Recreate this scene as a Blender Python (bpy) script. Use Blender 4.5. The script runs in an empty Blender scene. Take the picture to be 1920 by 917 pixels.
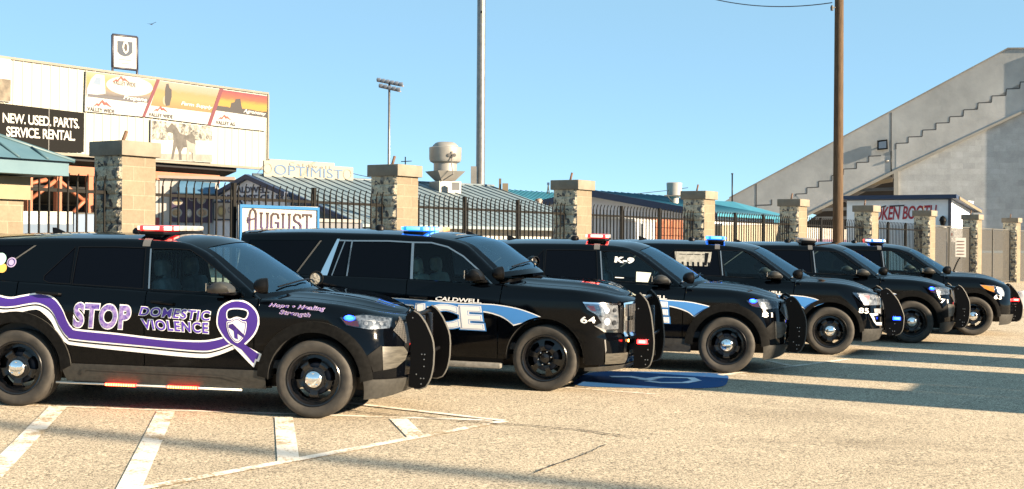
import bpy, bmesh, math, random
import numpy as np
from mathutils import Vector, Matrix

# ------------------------------------------------------------------ camera, sky, sun
scene = bpy.context.scene
COL = scene.collection
FPX, C0, ROLL, CAMH = 2568.1, 461.43, .0092, 1.92
cam = bpy.data.objects.new('camera', bpy.data.cameras.new('camera')); COL.objects.link(cam)
cam.data.sensor_width = 36; cam.data.lens = FPX / 1920 * 36
cam.data.shift_y = (C0 - 458.5) / 1920
cam.data.clip_start = .1; cam.data.clip_end = 3000
cam.matrix_world = Matrix.Translation((0, 0, CAMH)) @ Matrix.Rotation(math.pi/2, 4, 'X') @ Matrix.Rotation(ROLL, 4, 'Z')
scene.camera = cam
SUN_EL = math.radians(20.0); SUN_DIR = Vector((.92, -.39, 0)).normalized()
world = bpy.data.worlds.new('World'); scene.world = world; world.use_nodes = True
wn = world.node_tree; bg = wn.nodes['Background']
sky = wn.nodes.new('ShaderNodeTexSky'); sky.sky_type = 'NISHITA'; sky.sun_disc = False
sky.sun_elevation = SUN_EL; sky.sun_rotation = math.atan2(SUN_DIR.x, SUN_DIR.y)
sky.air_density = .45; sky.dust_density = 0; sky.ozone_density = 6
tint = wn.nodes.new('ShaderNodeMix'); tint.data_type = 'RGBA'; tint.blend_type = 'MULTIPLY'; tint.inputs[0].default_value = 1; tint.inputs[7].default_value = (1.36, 1.15, .86, 1)   # camera white balance
wn.links.new(sky.outputs[0], tint.inputs[6]); haze = wn.nodes.new('ShaderNodeMix'); haze.data_type = 'RGBA'; haze.inputs[0].default_value = .6; haze.inputs[7].default_value = (1.56, 2.70, 3.28, 1)   # thin even haze over the whole sky
wn.links.new(tint.outputs[2], haze.inputs[6]); wn.links.new(haze.outputs[2], bg.inputs[0]); bg.inputs[1].default_value = .072
sl = bpy.data.lights.new('sun', 'SUN'); sl.energy = 5.0; sl.angle = math.radians(.5); sl.color = (1, .80, .56)
so = bpy.data.objects.new('sun', sl); COL.objects.link(so); so.location = (60, -30, 40)
so.rotation_euler = Vector((-SUN_DIR.x*math.cos(SUN_EL), -SUN_DIR.y*math.cos(SUN_EL), -math.sin(SUN_EL))).to_track_quat('-Z', 'Y').to_euler()
scene.view_settings.view_transform = 'Standard'; scene.view_settings.look = 'None'
scene.view_settings.exposure = 1.99; scene.view_settings.gamma = 1
scene.render.engine = 'CYCLES'
scene.cycles.max_bounces = 8; scene.cycles.transparent_max_bounces = 16; scene.cycles.caustics_reflective = False; scene.cycles.caustics_refractive = False
scene.cycles.use_denoising = True

# the lot slopes gently: up away from the camera and up to the left
GA, GB = -.0159, .0148
def gz(x, y): return GA*min(max(x, -30), 40) + GB*min(max(y, -20), 75)
def ray(u, v):
    a = np.array([[1, -ROLL], [ROLL, 1]]); U, V = np.linalg.solve(a, [u-960, v-C0]); return np.array([U/FPX, 1, -V/FPX])
def at(u, v, Y):
    r = ray(u, v)*Y; return Vector((r[0], r[1], r[2]+CAMH))
def on_ground(u, v, h=0.0):
    r = ray(u, v); t = (CAMH-h)/(-r[2]+GA*r[0]+GB); return Vector((r[0]*t, t, CAMH+r[2]*t))

# ------------------------------------------------------------------ materials
MATS = {}
def principled(name, base=(.5, .5, .5), rough=.5, metal=0, spec=.5, emit=None, es=0, coat=0):
    if name in MATS: return MATS[name]
    m = bpy.data.materials.new(name); m.use_nodes = True; b = m.node_tree.nodes['Principled BSDF']
    b.inputs['Base Color'].default_value = (*base, 1); b.inputs['Roughness'].default_value = rough
    b.inputs['Metallic'].default_value = metal; b.inputs['Specular IOR Level'].default_value = spec
    if coat: b.inputs['Coat Weight'].default_value = coat; b.inputs['Coat Roughness'].default_value = .03
    if emit: b.inputs['Emission Color'].default_value = (*emit, 1); b.inputs['Emission Strength'].default_value = es
    MATS[name] = m; return m
class NT:
    """small node helper"""
    def __init__(s, m): s.t = m.node_tree; s.b = s.t.nodes['Principled BSDF']
    def n(s, k, **kw):
        nd = s.t.nodes.new(k)
        for a, v in kw.items(): setattr(nd, a, v)
        return nd
    def l(s, a, b): s.t.links.new(a, b)
    def coord(s, kind='Object', scale=(1, 1, 1), rot=(0, 0, 0)):
        c = s.n('ShaderNodeTexCoord'); mp = s.n('ShaderNodeMapping'); mp.inputs['Scale'].default_value = scale; mp.inputs['Rotation'].default_value = rot
        s.l(c.outputs[kind], mp.inputs[0]); return mp.outputs[0]
    def noise(s, co, scale, detail=4, rough=.55):
        n = s.n('ShaderNodeTexNoise'); n.inputs['Scale'].default_value = scale; n.inputs['Detail'].default_value = detail; n.inputs['Roughness'].default_value = rough
        s.l(co, n.inputs['Vector']); return n.outputs['Fac']
    def ramp(s, f, *stops):
        r = s.n('ShaderNodeValToRGB'); e = r.color_ramp.elements
        while len(e) < len(stops): e.new(.5)
        for i, (p, c) in enumerate(stops): e[i].position = p; e[i].color = (*c, 1) if len(c) == 3 else c
        s.l(f, r.inputs[0]); return r.outputs[0]
    def mix(s, f, a, b, mode='MIX'):
        m = s.n('ShaderNodeMix', data_type='RGBA', blend_type=mode)
        for sock, val in ((m.inputs[0], f), (m.inputs[6], a), (m.inputs[7], b)):
            if hasattr(val, 'is_output'): s.l(val, sock)
            elif isinstance(val, (int, float)): sock.default_value = val
            else: sock.default_value = (*val, 1)
        return m.outputs[2]
    def bump(s, h, strength=.3, dist=.01):
        b = s.n('ShaderNodeBump'); b.inputs['Strength'].default_value = strength; b.inputs['Distance'].default_value = dist
        s.l(h, b.inputs['Height']); s.l(b.outputs[0], s.b.inputs['Normal'])
    def base(s, c): s.l(c, s.b.inputs['Base Color'])
    def rough(s, c): s.l(c, s.b.inputs['Roughness'])
def noisy(name, c1=(.5,.5,.5), c2=(.5,.5,.5), scale=3, rough=.7, bump=.0, bscale=None, dist=.01, metal=0, spec=.5, stretch=(1, 1, 1)):
    """base colour that wanders between two tones, with optional bump"""
    if name in MATS: return MATS[name]
    m = principled(name, c1, rough, metal, spec); t = NT(m); co = t.coord('Object', stretch)
    f = t.noise(co, scale, 6, .6); t.base(t.ramp(f, (.35, c1), (.65, c2)))
    if bump: t.bump(t.noise(co, bscale or scale*8, 5, .65), bump, dist)
    return m
def glass(name, tint, trans, ior=1.5, rough=.0, refl=(1, 1, 1)):
    if name in MATS: return MATS[name]
    m = bpy.data.materials.new(name); m.use_nodes = True; t = m.node_tree; t.nodes.clear()
    o = t.nodes.new('ShaderNodeOutputMaterial'); mx = t.nodes.new('ShaderNodeMixShader'); fr = t.nodes.new('ShaderNodeFresnel'); fr.inputs[0].default_value = ior
    g = t.nodes.new('ShaderNodeBsdfGlossy'); g.inputs['Roughness'].default_value = rough; g.inputs['Color'].default_value = (*refl, 1); tr = t.nodes.new('ShaderNodeBsdfTransparent'); tr.inputs[0].default_value = (*[trans*c for c in tint], 1)
    t.links.new(fr.outputs[0], mx.inputs[0]); t.links.new(tr.outputs[0], mx.inputs[1]); t.links.new(g.outputs[0], mx.inputs[2]); t.links.new(mx.outputs[0], o.inputs[0])
    MATS[name] = m; return m

# ------------------------------------------------------------------ mesh building
class MB:
    def __init__(s): s.v = []; s.f = []; s.m = []; s.sm = []
    def add(s, vs, fs, mi=0, smooth=False):
        o = len(s.v); s.v += [tuple(p) for p in vs]
        for f in fs: s.f.append(tuple(i+o for i in f)); s.m.append(mi); s.sm.append(smooth)
        return s
    def box(s, c, d, M=None, mi=0, bev=0):
        x, y, z = [q/2 for q in d]
        if bev:
            bm = bmesh.new(); bmesh.ops.create_cube(bm, size=1); bmesh.ops.scale(bm, vec=d, verts=bm.verts)
            bmesh.ops.bevel(bm, geom=bm.edges[:], offset=bev, segments=2, affect='EDGES', profile=.5)
            vs = [v.co.copy() for v in bm.verts]; bm.verts.index_update(); fs = [[v.index for v in f.verts] for f in bm.faces]; bm.free()
        else:
            vs = [Vector((a, b, e)) for a in (-x, x) for b in (-y, y) for e in (-z, z)]
            fs = [(0, 1, 3, 2), (4, 6, 7, 5), (0, 4, 5, 1), (2, 3, 7, 6), (0, 2, 6, 4), (1, 5, 7, 3)]
        if M is not None: vs = [M @ v for v in vs]
        return s.add([Vector(v)+Vector(c) for v in vs], fs, mi, bool(bev))
    def hexa(s, lo, hi, mi=0):
        """lo, hi: 4 points each (same winding)"""
        n = len(lo); vs = list(lo)+list(hi)
        return s.add(vs, [tuple(range(n))[::-1], tuple(range(n, 2*n))]+[(i, (i+1) % n, n+(i+1) % n, n+i) for i in range(n)], mi)
    def tube(s, pts, r, n=8, mi=0, cap=True):
        pts = [Vector(p) for p in pts]; rs = r if isinstance(r, (list, tuple)) else [r]*len(pts); rings = []
        up = None
        for i, p in enumerate(pts):
            t = (pts[min(i+1, len(pts)-1)]-pts[max(i-1, 0)]).normalized()
            if up is None: up = Vector((0, 0, 1)) if abs(t.z) < .9 else Vector((1, 0, 0))
            a = t.cross(up).normalized(); b = a.cross(t).normalized(); up = b
            rings.append([p+a*rs[i]*math.cos(2*math.pi*k/n)+b*rs[i]*math.sin(2*math.pi*k/n) for k in range(n)])
        vs = [q for R in rings for q in R]
        fs = [(i*n+k, i*n+(k+1) % n, (i+1)*n+(k+1) % n, (i+1)*n+k) for i in range(len(pts)-1) for k in range(n)]
        s.add(vs, fs, mi, True)
        if cap: s.add(rings[0], [tuple(range(n))[::-1]], mi); s.add(rings[-1], [tuple(range(n))], mi)
        return s
    def lathe(s, prof, c=(0, 0, 0), ax='z', n=32, mi=0, flip=False):
        """prof: (radius, position along axis)"""
        def P(r, h, t):
            a, b = r*math.cos(t), r*math.sin(t)
            q = {'z': (a, b, h), 'y': (a, h, b), 'x': (h, a, b)}[ax]; return Vector(q)+Vector(c)
        vs = [P(r, h, 2*math.pi*k/n) for r, h in prof for k in range(n)]
        fs = [(i*n+k, i*n+(k+1) % n, (i+1)*n+(k+1) % n, (i+1)*n+k) for i in range(len(prof)-1) for k in range(n)]
        if flip: fs = [f[::-1] for f in fs]
        return s.add(vs, fs, mi, True)
    def prism(s, poly, fr, d0, d1, mi=0):
        """poly: 2D outline; fr(a, b, d) -> 3D"""
        return s.hexa([Vector(fr(a, b, d0)) for a, b in poly], [Vector(fr(a, b, d1)) for a, b in poly], mi)
    def quad(s, *p, mi=0): return s.add(p, [tuple(range(len(p)))], mi)
    def build(s, name, mats, parent=None, org=(0, 0, 0), recalc=True):
        me = bpy.data.meshes.new(name); o = Vector(org)
        me.from_pydata([tuple(Vector(p)-o) for p in s.v], [], s.f)
        if not isinstance(mats, (list, tuple)): mats = [mats]
        for m in mats: me.materials.append(m)
        me.polygons.foreach_set('material_index', s.m); me.polygons.foreach_set('use_smooth', s.sm)
        if recalc:
            bm = bmesh.new(); bm.from_mesh(me); bmesh.ops.remove_doubles(bm, verts=bm.verts, dist=1e-5); bmesh.ops.recalc_face_normals(bm, faces=bm.faces)
            for e in bm.edges:
                if len(e.link_faces) == 2 and e.calc_face_angle(0) > .7: e.smooth = False
            bm.to_mesh(me); bm.free()
        ob = bpy.data.objects.new(name, me); COL.objects.link(ob)
        if parent is not None: ob.parent = parent
        return ob
def tag(o, label=None, cat=None, group=None, kind=None):
    if label: o['label'] = label
    if cat: o['category'] = cat
    if group: o['group'] = group
    if kind: o['kind'] = kind
    return o
def thing(name, label, cat, loc=(0, 0, 0), group=None, M=None):
    o = bpy.data.objects.new(name, None); COL.objects.link(o); o.empty_display_size = .2
    if M is not None: o.matrix_world = M
    else: o.location = loc
    return tag(o, label, cat, group)
def copy_tree(o, parent=None):
    c = o.copy(); COL.objects.link(c)
    if parent is not None: c.parent = parent
    for ch in [q for q in o.children]: copy_tree(ch, c)
    return c
def poly_mesh2d(polys, ga, gv, va=None):
    """fill outline(s) (first outer, rest holes) and slice it on a grid; returns 2D points and faces"""
    bm = bmesh.new()
    for P in polys:
        vs = [bm.verts.new((p[0], p[1], 0)) for p in P]
        for i in range(len(vs)): bm.edges.new((vs[i], vs[(i+1) % len(vs)]))
    bmesh.ops.triangle_fill(bm, use_beauty=True, use_dissolve=False, edges=bm.edges[:], normal=(0, 0, 1))
    slice2d(bm, ga, gv, va)
    bm.verts.index_update(); pts = np.array([v.co[:2] for v in bm.verts]); fs = [[v.index for v in f.verts] for f in bm.faces]; bm.free()
    return pts, fs
def slice2d(bm, ga, gv, va=None):
    P = np.array([v.co[:2] for v in bm.verts]); lo, hi = P.min(0), P.max(0)
    cuts = []
    if ga: cuts += [((q, 0, 0), (1, 0, 0)) for q in np.arange(math.floor(lo[0]/ga)*ga+ga, hi[0], ga)]
    if gv: cuts += [((0, q, 0), (0, 1, 0)) for q in np.arange(math.floor(lo[1]/gv)*gv+gv, hi[1], gv)]
    for q in va or []: cuts.append(((0, q, 0), (0, 1, 0)))
    for co, no in cuts:
        bmesh.ops.bisect_plane(bm, geom=bm.verts[:]+bm.edges[:]+bm.faces[:], dist=1e-5, plane_co=co, plane_no=no)
def surf_object(name, pieces, m, parent=None, mirror=False, sides=(1,)):
    """pieces: list of (pts3, normals, faces); one mesh with exact normals. side -1 = mirrored in y"""
    V, N, F = [], [], []
    for pts, nr, fs in pieces:
        for sd in sides:
            o = len(V); q = pts.copy(); k = nr.copy()
            if sd < 0: q[:, 1] *= -1; k[:, 1] *= -1
            V += [tuple(x) for x in q]; N += [tuple(x) for x in k]
            for f in fs:
                a, b, c = q[f[0]], q[f[1]], q[f[2]]; fn = np.cross(b-a, c-a)
                for i in range(3, len(f)): fn = fn+np.cross(q[f[i-1]]-a, q[f[i]]-a)
                f = list(f)
                if fn @ k[f].mean(0) < 0: f = f[::-1]
                F.append([i+o for i in f])
    me = bpy.data.meshes.new(name); me.from_pydata(V, [], F); me.materials.append(m)
    me.polygons.foreach_set('use_smooth', [True]*len(F)); me.normals_split_custom_set_from_vertices(N)
    ob = bpy.data.objects.new(name, me); COL.objects.link(ob)
    if parent is not None: ob.parent = parent
    return ob
def on_surface(sh, fn, polys, off=0.0, ga=.07, gv=.03, va=None):
    pts, fs = poly_mesh2d(polys, ga, gv, va); return drape(sh, fn, pts, fs, off)
def drape(sh, fn, pts, fs, off):
    P = fn(pts[:, 0], pts[:, 1]); n = sh.normal(fn, pts[:, 0], pts[:, 1])
    c = np.stack([np.clip(P[:, 0], -3.2, -.2), 0*P[:, 0], np.full(len(P), .75)], -1)
    sgn = np.sign(np.einsum('ij,ij->i', n, P-c)); sgn[sgn == 0] = 1; n = n*sgn[:, None]
    return P+n*off, n, fs
def smooth_loop(pts, n=6, closed=True):
    """Catmull-Rom through 2D points"""
    P = [np.array(p, float) for p in pts]; N = len(P); out = []
    for i in range(N if closed else N-1):
        a, b, c, d = (P[(i-1) % N], P[i], P[(i+1) % N], P[(i+2) % N]) if closed else (P[max(i-1, 0)], P[i], P[i+1], P[min(i+2, N-1)])
        for k in range(n):
            t = k/n; out.append(tuple(.5*((2*b)+(c-a)*t+(2*a-5*b+4*c-d)*t*t+(3*b-a-3*c+d)*t**3)))
    if not closed: out.append(tuple(P[-1]))
    return out
def ellipse(c, rx, ry, n=20, rot=0):
    out = []
    for k in range(n):
        t = 2*math.pi*k/n; x, y = rx*math.cos(t), ry*math.sin(t); out.append((c[0]+x*math.cos(rot)-y*math.sin(rot), c[1]+x*math.sin(rot)+y*math.cos(rot)))
    return out
def offset_poly(P, d):
    """grow (d>0) or shrink an outline"""
    Q = [np.array(p, float) for p in P]; n = len(Q); ar = sum(Q[i][0]*Q[(i+1) % n][1]-Q[(i+1) % n][0]*Q[i][1] for i in range(n)); sg = 1 if ar > 0 else -1; out = []
    for i in range(n):
        e1 = Q[i]-Q[i-1]; e2 = Q[(i+1) % n]-Q[i]; e1 = e1/np.linalg.norm(e1); e2 = e2/np.linalg.norm(e2)
        n1 = np.array([e1[1], -e1[0]])*sg; n2 = np.array([e2[1], -e2[0]])*sg; k = n1+n2; k = k/max(.5, (k@k)/2+1e-9)/1.0
        out.append(tuple(Q[i]+k*d))
    return out
_font_cache = {}
def text2d(body, bold=0.0, shear=0.0, space=1.0, line=1.0, align='CENTER'):
    """letters as a flat mesh: points and faces, in font units"""
    key = (body, bold, shear, space, line)
    if key in _font_cache: return _font_cache[key]
    c = bpy.data.curves.new('lettering', 'FONT'); c.body = body; c.offset = bold; c.shear = shear; c.space_character = space; c.space_line = line; c.align_x = align; c.resolution_u = 7; c.fill_mode = 'FRONT'
    o = bpy.data.objects.new('lettering', c); COL.objects.link(o); dg = bpy.context.evaluated_depsgraph_get(); me = o.evaluated_get(dg).to_mesh()
    pts = np.array([v.co[:2] for v in me.vertices]); fs = [list(p.vertices) for p in me.polygons]; o.evaluated_get(dg).to_mesh_clear()
    bpy.data.objects.remove(o); bpy.data.curves.remove(c)
    _font_cache[key] = (pts, fs); return pts, fs
def text_in_quad(body, quad, bold=0, grow=0, shear=0, space=1.0, line=1.0, ga=.08, gv=.05):
    """letters fitted to the quad bl, br, tr, tl (in surface coordinates)"""
    base, _ = text2d(body, bold, shear, space, line); pts, fs = text2d(body, bold+grow, shear, space, line)
    lo, hi = base.min(0), base.max(0); q = (pts-lo)/(hi-lo); u, v = q[:, :1], q[:, 1:]
    bl, br, tr_, tl = [np.array(p, float) for p in quad]
    P = bl*(1-u)*(1-v)+br*u*(1-v)+tr_*u*v+tl*(1-u)*v
    bm = bmesh.new(); vs = [bm.verts.new((p[0], p[1], 0)) for p in P]
    for f in fs:
        try: bm.faces.new([vs[i] for i in f])
        except ValueError: pass
    if ga or gv: slice2d(bm, ga, gv)
    bm.verts.index_update(); pts = np.array([v.co[:2] for v in bm.verts]); F = [[v.index for v in f.verts] for f in bm.faces]; bm.free()
    return pts, F
class Curve:
    """monotone cubic through points (vectorised), clamped at the ends"""
    def __init__(s,*pts):
        p=np.array(sorted(pts),float); s.x=p[:,0]; s.y=p[:,1]
        h=np.diff(s.x); d=np.diff(s.y)/h; n=len(s.x); m=np.zeros(n)
        if n==2: m[:]=d[0]
        else:
            for i in range(1,n-1):
                if d[i-1]*d[i]>0:
                    w1=2*h[i]+h[i-1]; w2=h[i]+2*h[i-1]; m[i]=(w1+w2)/(w1/d[i-1]+w2/d[i])
            m[0]=d[0]; m[-1]=d[-1]
        s.m=m
    def __call__(s,q):
        q=np.clip(np.asarray(q,float),s.x[0],s.x[-1]); i=np.clip(np.searchsorted(s.x,q)-1,0,len(s.x)-2)
        h=s.x[i+1]-s.x[i]; t=(q-s.x[i])/h
        return (2*t**3-3*t**2+1)*s.y[i]+(t**3-2*t**2+t)*h*s.m[i]+(-2*t**3+3*t**2)*s.y[i+1]+(t**3-t**2)*h*s.m[i+1]

class CarShape:
    LF=1.30; LR=1.15
    def __init__(s,**k): s.__dict__.update(k)
    # lower body: a runs along the side (a = x behind the front axle), then round the nose to the centre line
    def body(s,a,v):
        a=np.asarray(a,float); v=np.asarray(v,float)
        zt=s.top(a); r=np.where(a>s.cowl,s.r_hood,s.r_belt)
        e=v-(zt-r); phi=np.clip(e/r,0,np.pi/2); fil=e>0
        z=np.where(fil,zt-r+r*np.sin(phi),v); ins=np.where(fil,r*(1-np.cos(phi)),0)
        y0=s.W(z)-ins
        xf=s.xf(z)-ins; xs=s.xs(z); arc=.72*(y0+xf-xs); L=xs+arc
        d=np.clip(a,0,s.LF)/s.LF*L
        th=np.clip((d-xs)/arc,0,1)*np.pi/2
        x=np.where(d<xs,d,xs+(xf-xs)*np.sin(th)**(2/s.p)); y=np.where(d<xs,y0,y0*np.maximum(np.cos(th),1e-9)**(2/s.q))
        x=np.where(a<=0,a,x); y=np.where(a<=0,y0,y)
        # tail
        xb=s.xb; xr=s.xr(z)+ins; u=np.clip((xb-a)/s.LR,0,1)*np.pi/2
        x=np.where(a<xb,xb-(xb-xr)*np.sin(u)**(2/2.6),x); y=np.where(a<xb,y0*np.maximum(np.cos(u),1e-9)**(2/3.2),y)
        return np.stack([x,-y,z],-1)
    def vtop(s,a):
        r=np.where(np.asarray(a)>s.cowl,s.r_hood,s.r_belt); return s.top(a)-r+r*np.pi/2
    # cabin side: a = x, v = height then over the rail
    def cabin(s,a,v):
        a=np.asarray(a,float); v=np.asarray(v,float)
        zr=s.rail(a); r=s.r_rail; e=v-(zr-r); phi=np.clip(e/r,0,np.pi/2); fil=e>0
        z=np.where(fil,zr-r+r*np.sin(phi),v); ins=np.where(fil,r*(1-np.cos(phi)),0)
        return np.stack([a,-(s.G(a,z)-ins),z],-1)
    def G(s,a,z):
        zb=s.top(np.minimum(a,s.cowl-.01)); y=s.W(zb)-s.r_belt-.004
        h=z-zb
        return y-s.tumble*h-.10*h*np.abs(h)-.25*np.clip(-3.3-a,0,2)**2
    def vrail(s,a): return s.rail(a)-s.r_rail+s.r_rail*np.pi/2
    # over the top: w from -1 (near side) to 1
    def over(s,a,w):
        a=np.asarray(a,float); w=np.asarray(w,float)
        zr=s.rail(a); y=s.G(a,zr)-s.r_rail; k=1-np.abs(w)**2.2
        return np.stack([a+s.bulge(a)*k, y*w, zr+s.rise(a)*k],-1)
    # hood: w=0 at the near edge, 1 on the centre line, 2 far edge
    def hood(s,a,w):
        a=np.asarray(a,float); w=np.asarray(w,float)
        E=s.body(a,s.vtop(a)); m=1-w; k=1-np.abs(m)**2
        ridge=s.ridge*np.exp(-((np.abs(m)-.62)/.10)**2)*np.clip((s.LF*.86-a)/.5,0,1)
        yscale=np.clip(-E[...,1]/.5,0,1)
        return np.stack([E[...,0]+s.hood_bulge*0*k, E[...,1]*m, E[...,2]+(s.crown(a)*k+ridge*yscale)],-1)
    def normal(s,fn,a,v,h=1e-3):
        da=fn(a+h,v)-fn(a-h,v); dv=fn(a,v+h)-fn(a,v-h)
        n=np.cross(da,dv); l=np.linalg.norm(n,axis=-1,keepdims=True); return n/np.maximum(l,1e-12)
    def inv_body(s,x,z):
        """a of the lower-body point with this x at height z"""
        A=np.linspace(-4.2,s.LF,1400); X=s.body(A,np.full_like(A,z))[:,0]; return float(np.interp(x,X,A))

EXP=dict(p=2.0,q=2.15,cowl=-.56,r_hood=.085,r_belt=.035,r_rail=.055,tumble=.30,tail_taper=.03,ridge=.012,hood_bulge=0,xb=-3.70)
W_EXP=Curve((.15,.90),(.26,.925),(.40,.955),(.55,.968),(.70,.985),(.90,.992),(1.02,.988),(1.10,.972),(1.2,.945),(1.3,.93))
def explorer20():
    return CarShape(**EXP,W=W_EXP,
     xf=Curve((.15,.74),(.25,.83),(.36,.875),(.50,.885),(.70,.885),(.86,.875),(.97,.845),(1.05,.77),(1.15,.70)),
     xs=Curve((.2,.42),(.55,.40),(.75,.30),(.9,.18),(1.05,.05)),
     xr=Curve((.2,-4.05),(.45,-4.17),(.7,-4.17),(.9,-4.12),(1.2,-4.06)),
     top=Curve((-4.9,1.27),(-3.5,1.255),(-2.6,1.225),(-1.7,1.19),(-1.1,1.17),(-.6,1.148),(-.26,1.145),(.2,1.12),(.5,1.085),(.75,1.045),(1.0,1.015),(1.3,1.0)),
     rail=Curve((-4.2,1.59),(-3.9,1.63),(-3.19,1.668),(-2.7,1.687),(-1.86,1.697),(-1.45,1.675),(-1.22,1.603),(-.91,1.395),(-.56,1.13)),
     bulge=Curve((-4.2,0),(-1.9,.0),(-1.3,.15),(-.56,.38)), rise=Curve((-4.2,.03),(-3.6,.05),(-1.9,.060),(-1.3,.068),(-.56,.05)),
     crown=Curve((-.6,.075),(.4,.075),(1.0,.05),(1.3,.02)))
def explorer16():
    return CarShape(**EXP,W=W_EXP,
     xf=Curve((.15,.80),(.25,.88),(.36,.92),(.50,.935),(.70,.935),(.86,.925),(.97,.885),(1.05,.80),(1.15,.72)),
     xs=Curve((.2,.40),(.55,.38),(.75,.28),(.9,.18),(1.05,.05)),
     xr=Curve((.2,-3.95),(.45,-4.05),(.7,-4.05),(.9,-4.00),(1.2,-3.94)),
     top=Curve((-4.9,1.27),(-3.5,1.255),(-2.6,1.225),(-1.7,1.19),(-1.1,1.17),(-.6,1.155),(-.26,1.152),(.2,1.135),(.5,1.10),(.75,1.05),(1.0,1.0),(1.3,.985)),
     rail=Curve((-4.2,1.60),(-3.9,1.64),(-3.19,1.69),(-2.5,1.702),(-1.9,1.702),(-1.5,1.675),(-1.25,1.615),(-.91,1.395),(-.56,1.135)),
     bulge=Curve((-4.2,0),(-1.9,.0),(-1.3,.15),(-.56,.38)), rise=Curve((-4.2,.03),(-3.6,.05),(-1.9,.060),(-1.3,.068),(-.56,.05)),
     crown=Curve((-.6,.075),(.4,.075),(1.0,.05),(1.3,.02)))
def tahoe():
    e=dict(EXP); e.update(tumble=.22,tail_taper=.015,xb=-3.9,cowl=-.50,ridge=.02,r_hood=.065)
    return CarShape(**e,
     W=Curve((.2,.93),(.30,.955),(.45,.985),(.65,1.0),(.85,1.005),(1.05,1.0),(1.15,.985),(1.25,.965),(1.35,.95)),
     xf=Curve((.2,.80),(.28,.90),(.40,.955),(.62,.965),(.70,.94),(.95,.94),(1.05,.935),(1.12,.90),(1.2,.82)),
     xs=Curve((.2,.45),(.62,.45),(.8,.44),(1.0,.42),(1.2,.32)),
     xr=Curve((.2,-4.05),(.45,-4.19),(.7,-4.19),(.9,-4.12),(1.25,-4.08)),
     top=Curve((-4.9,1.27),(-3.3,1.265),(-2.5,1.265),(-1.6,1.255),(-1.0,1.235),(-.55,1.235),(-.06,1.215),(.4,1.195),(.75,1.165),(1.0,1.125),(1.3,1.11)),
     rail=Curve((-4.2,1.74),(-3.6,1.765),(-2.9,1.785),(-2.2,1.785),(-1.6,1.775),(-1.3,1.745),(-1.05,1.69),(-.84,1.54),(-.5,1.245)),
     bulge=Curve((-4.2,0),(-1.9,.0),(-1.2,.15),(-.50,.34)), rise=Curve((-4.2,.03),(-3.6,.045),(-1.3,.055),(-.50,.045)),
     crown=Curve((-.6,.085),(.4,.08),(1.0,.05),(1.3,.02)))
# ------------------------------------------------------------------ vehicle materials
def paint_black():
    m = principled('black_paint', (.0008, .0012, .0022), .07, 0, .22); t = NT(m)
    co = t.coord('Object'); f = t.noise(co, 9, 5, .7); t.rough(t.ramp(f, (.3, (.03,)*3), (.8, (.12,)*3)))
    return m
PAINT = paint_black()
ARCH = noisy('arch_plastic', (.005, .005, .005), (.009, .009, .009), 22, .6, .1, 300, .001, 0, .06)
TRIM = noisy('grey_plastic', (.020, .0195, .018), (.034, .033, .030), 22, .5, .15, 300, .001)
BLACKP = principled('black_plastic', (.0035, .0035, .004), .42, 0, .18)
STEELB = principled('black_steel', (.006, .006, .007), .22, 0, .5)
RUBBER = noisy('tyre_rubber', (.022, .020, .018), (.045, .040, .034), 9, .75, .25, 160, .002)
CHROME = principled('chrome', (.85, .86, .88), .10, 1)
ALU = principled('brushed_aluminium', (.40, .40, .40), .38, 1)
GREYED = principled('rubber_edge', (.075, .074, .07), .6, 0, .3)
TINT = principled('tinted_glass', (.001, .0013, .003), .02, 0, .14)
CLEAR = glass('side_glass', (.70, .86, .88), .95, 1.35)
SCREEN = glass('windshield_glass', (.50, .62, .68), .62, 3.0, 0, (.62, .84, 1))  # bluish sky sheen is put into the reflection tint
LENS = glass('clear_lens', (.95, .97, 1), .95, 1.5)
HOUSING = noisy('lamp_housing', (.10, .11, .13), (.26, .28, .30), 16, .2, 0, None, .01, .8)
DARKLAMP = noisy('dark_lamp', (.02, .026, .036), (.16, .19, .23), 26, .15, 0, None, .01, .3)
LED_W = principled('white_led', (.9, .9, .9), .3, 0, .5, (.85, .93, 1), .35)
LED_B = principled('blue_led', (.05, .1, .9), .3, 0, .5, (.008, .045, 1), 4)
LED_BC = principled('blue_led_core', (.2, .5, 1), .3, 0, .5, (.025, .18, 1), 1.6)
LED_R = principled('red_led', (.9, .02, .02), .3, 0, .5, (1, .015, .015), 6)
LED_RC = principled('red_led_core', (1, .4, .3), .3, 0, .5, (1, .13, .10), 2.6)
LED_O = principled('amber_led', (1, .4, .1), .3, 0, .5, (1, .28, .05), 4)
LENS_RED = principled('red_lens', (.5, .02, .03), .15, 0, .5, (1, .03, .03), .5)
LENS_BLUE = principled('blue_lens', (.03, .10, .5), .15, 0, .5, (.02, .2, 1), .5)
LENS_CLEAR = principled('frosted_lens', (.30, .28, .27), .2, 0, .5)
AMBER = principled('amber_reflector_glow', (.85, .30, .05), .2, 0, .5, (1, .35, .06), .35)  # slight emission stands in for sun on the amber reflector
PINK = principled('red_marker', (.75, .12, .14), .2)
SEAT = noisy('seat_cloth', (.10, .14, .15), (.17, .22, .23), 14, .9)
SEATL = noisy('pale_seat_cloth', (.30, .36, .30), (.42, .48, .40), 14, .9)
CABIN = principled('cabin_plastic', (.03, .04, .05), .7)
WHITE_V = principled('white_vinyl', (.80, .79, .78), .35)
PURPLE = principled('purple_vinyl', (.050, .018, .22), .4)
PURPLE_L = principled('bright_purple_vinyl', (.085, .032, .36), .4)
PURPLE_D = principled('deep_purple_vinyl', (.035, .012, .14), .35)
LILAC = noisy('lilac_marbled_vinyl', (.065, .03, .26), (.36, .27, .52), 26, .35)
BLUE_V = principled('sky_blue_vinyl', (.055, .22, .55), .35)
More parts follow.
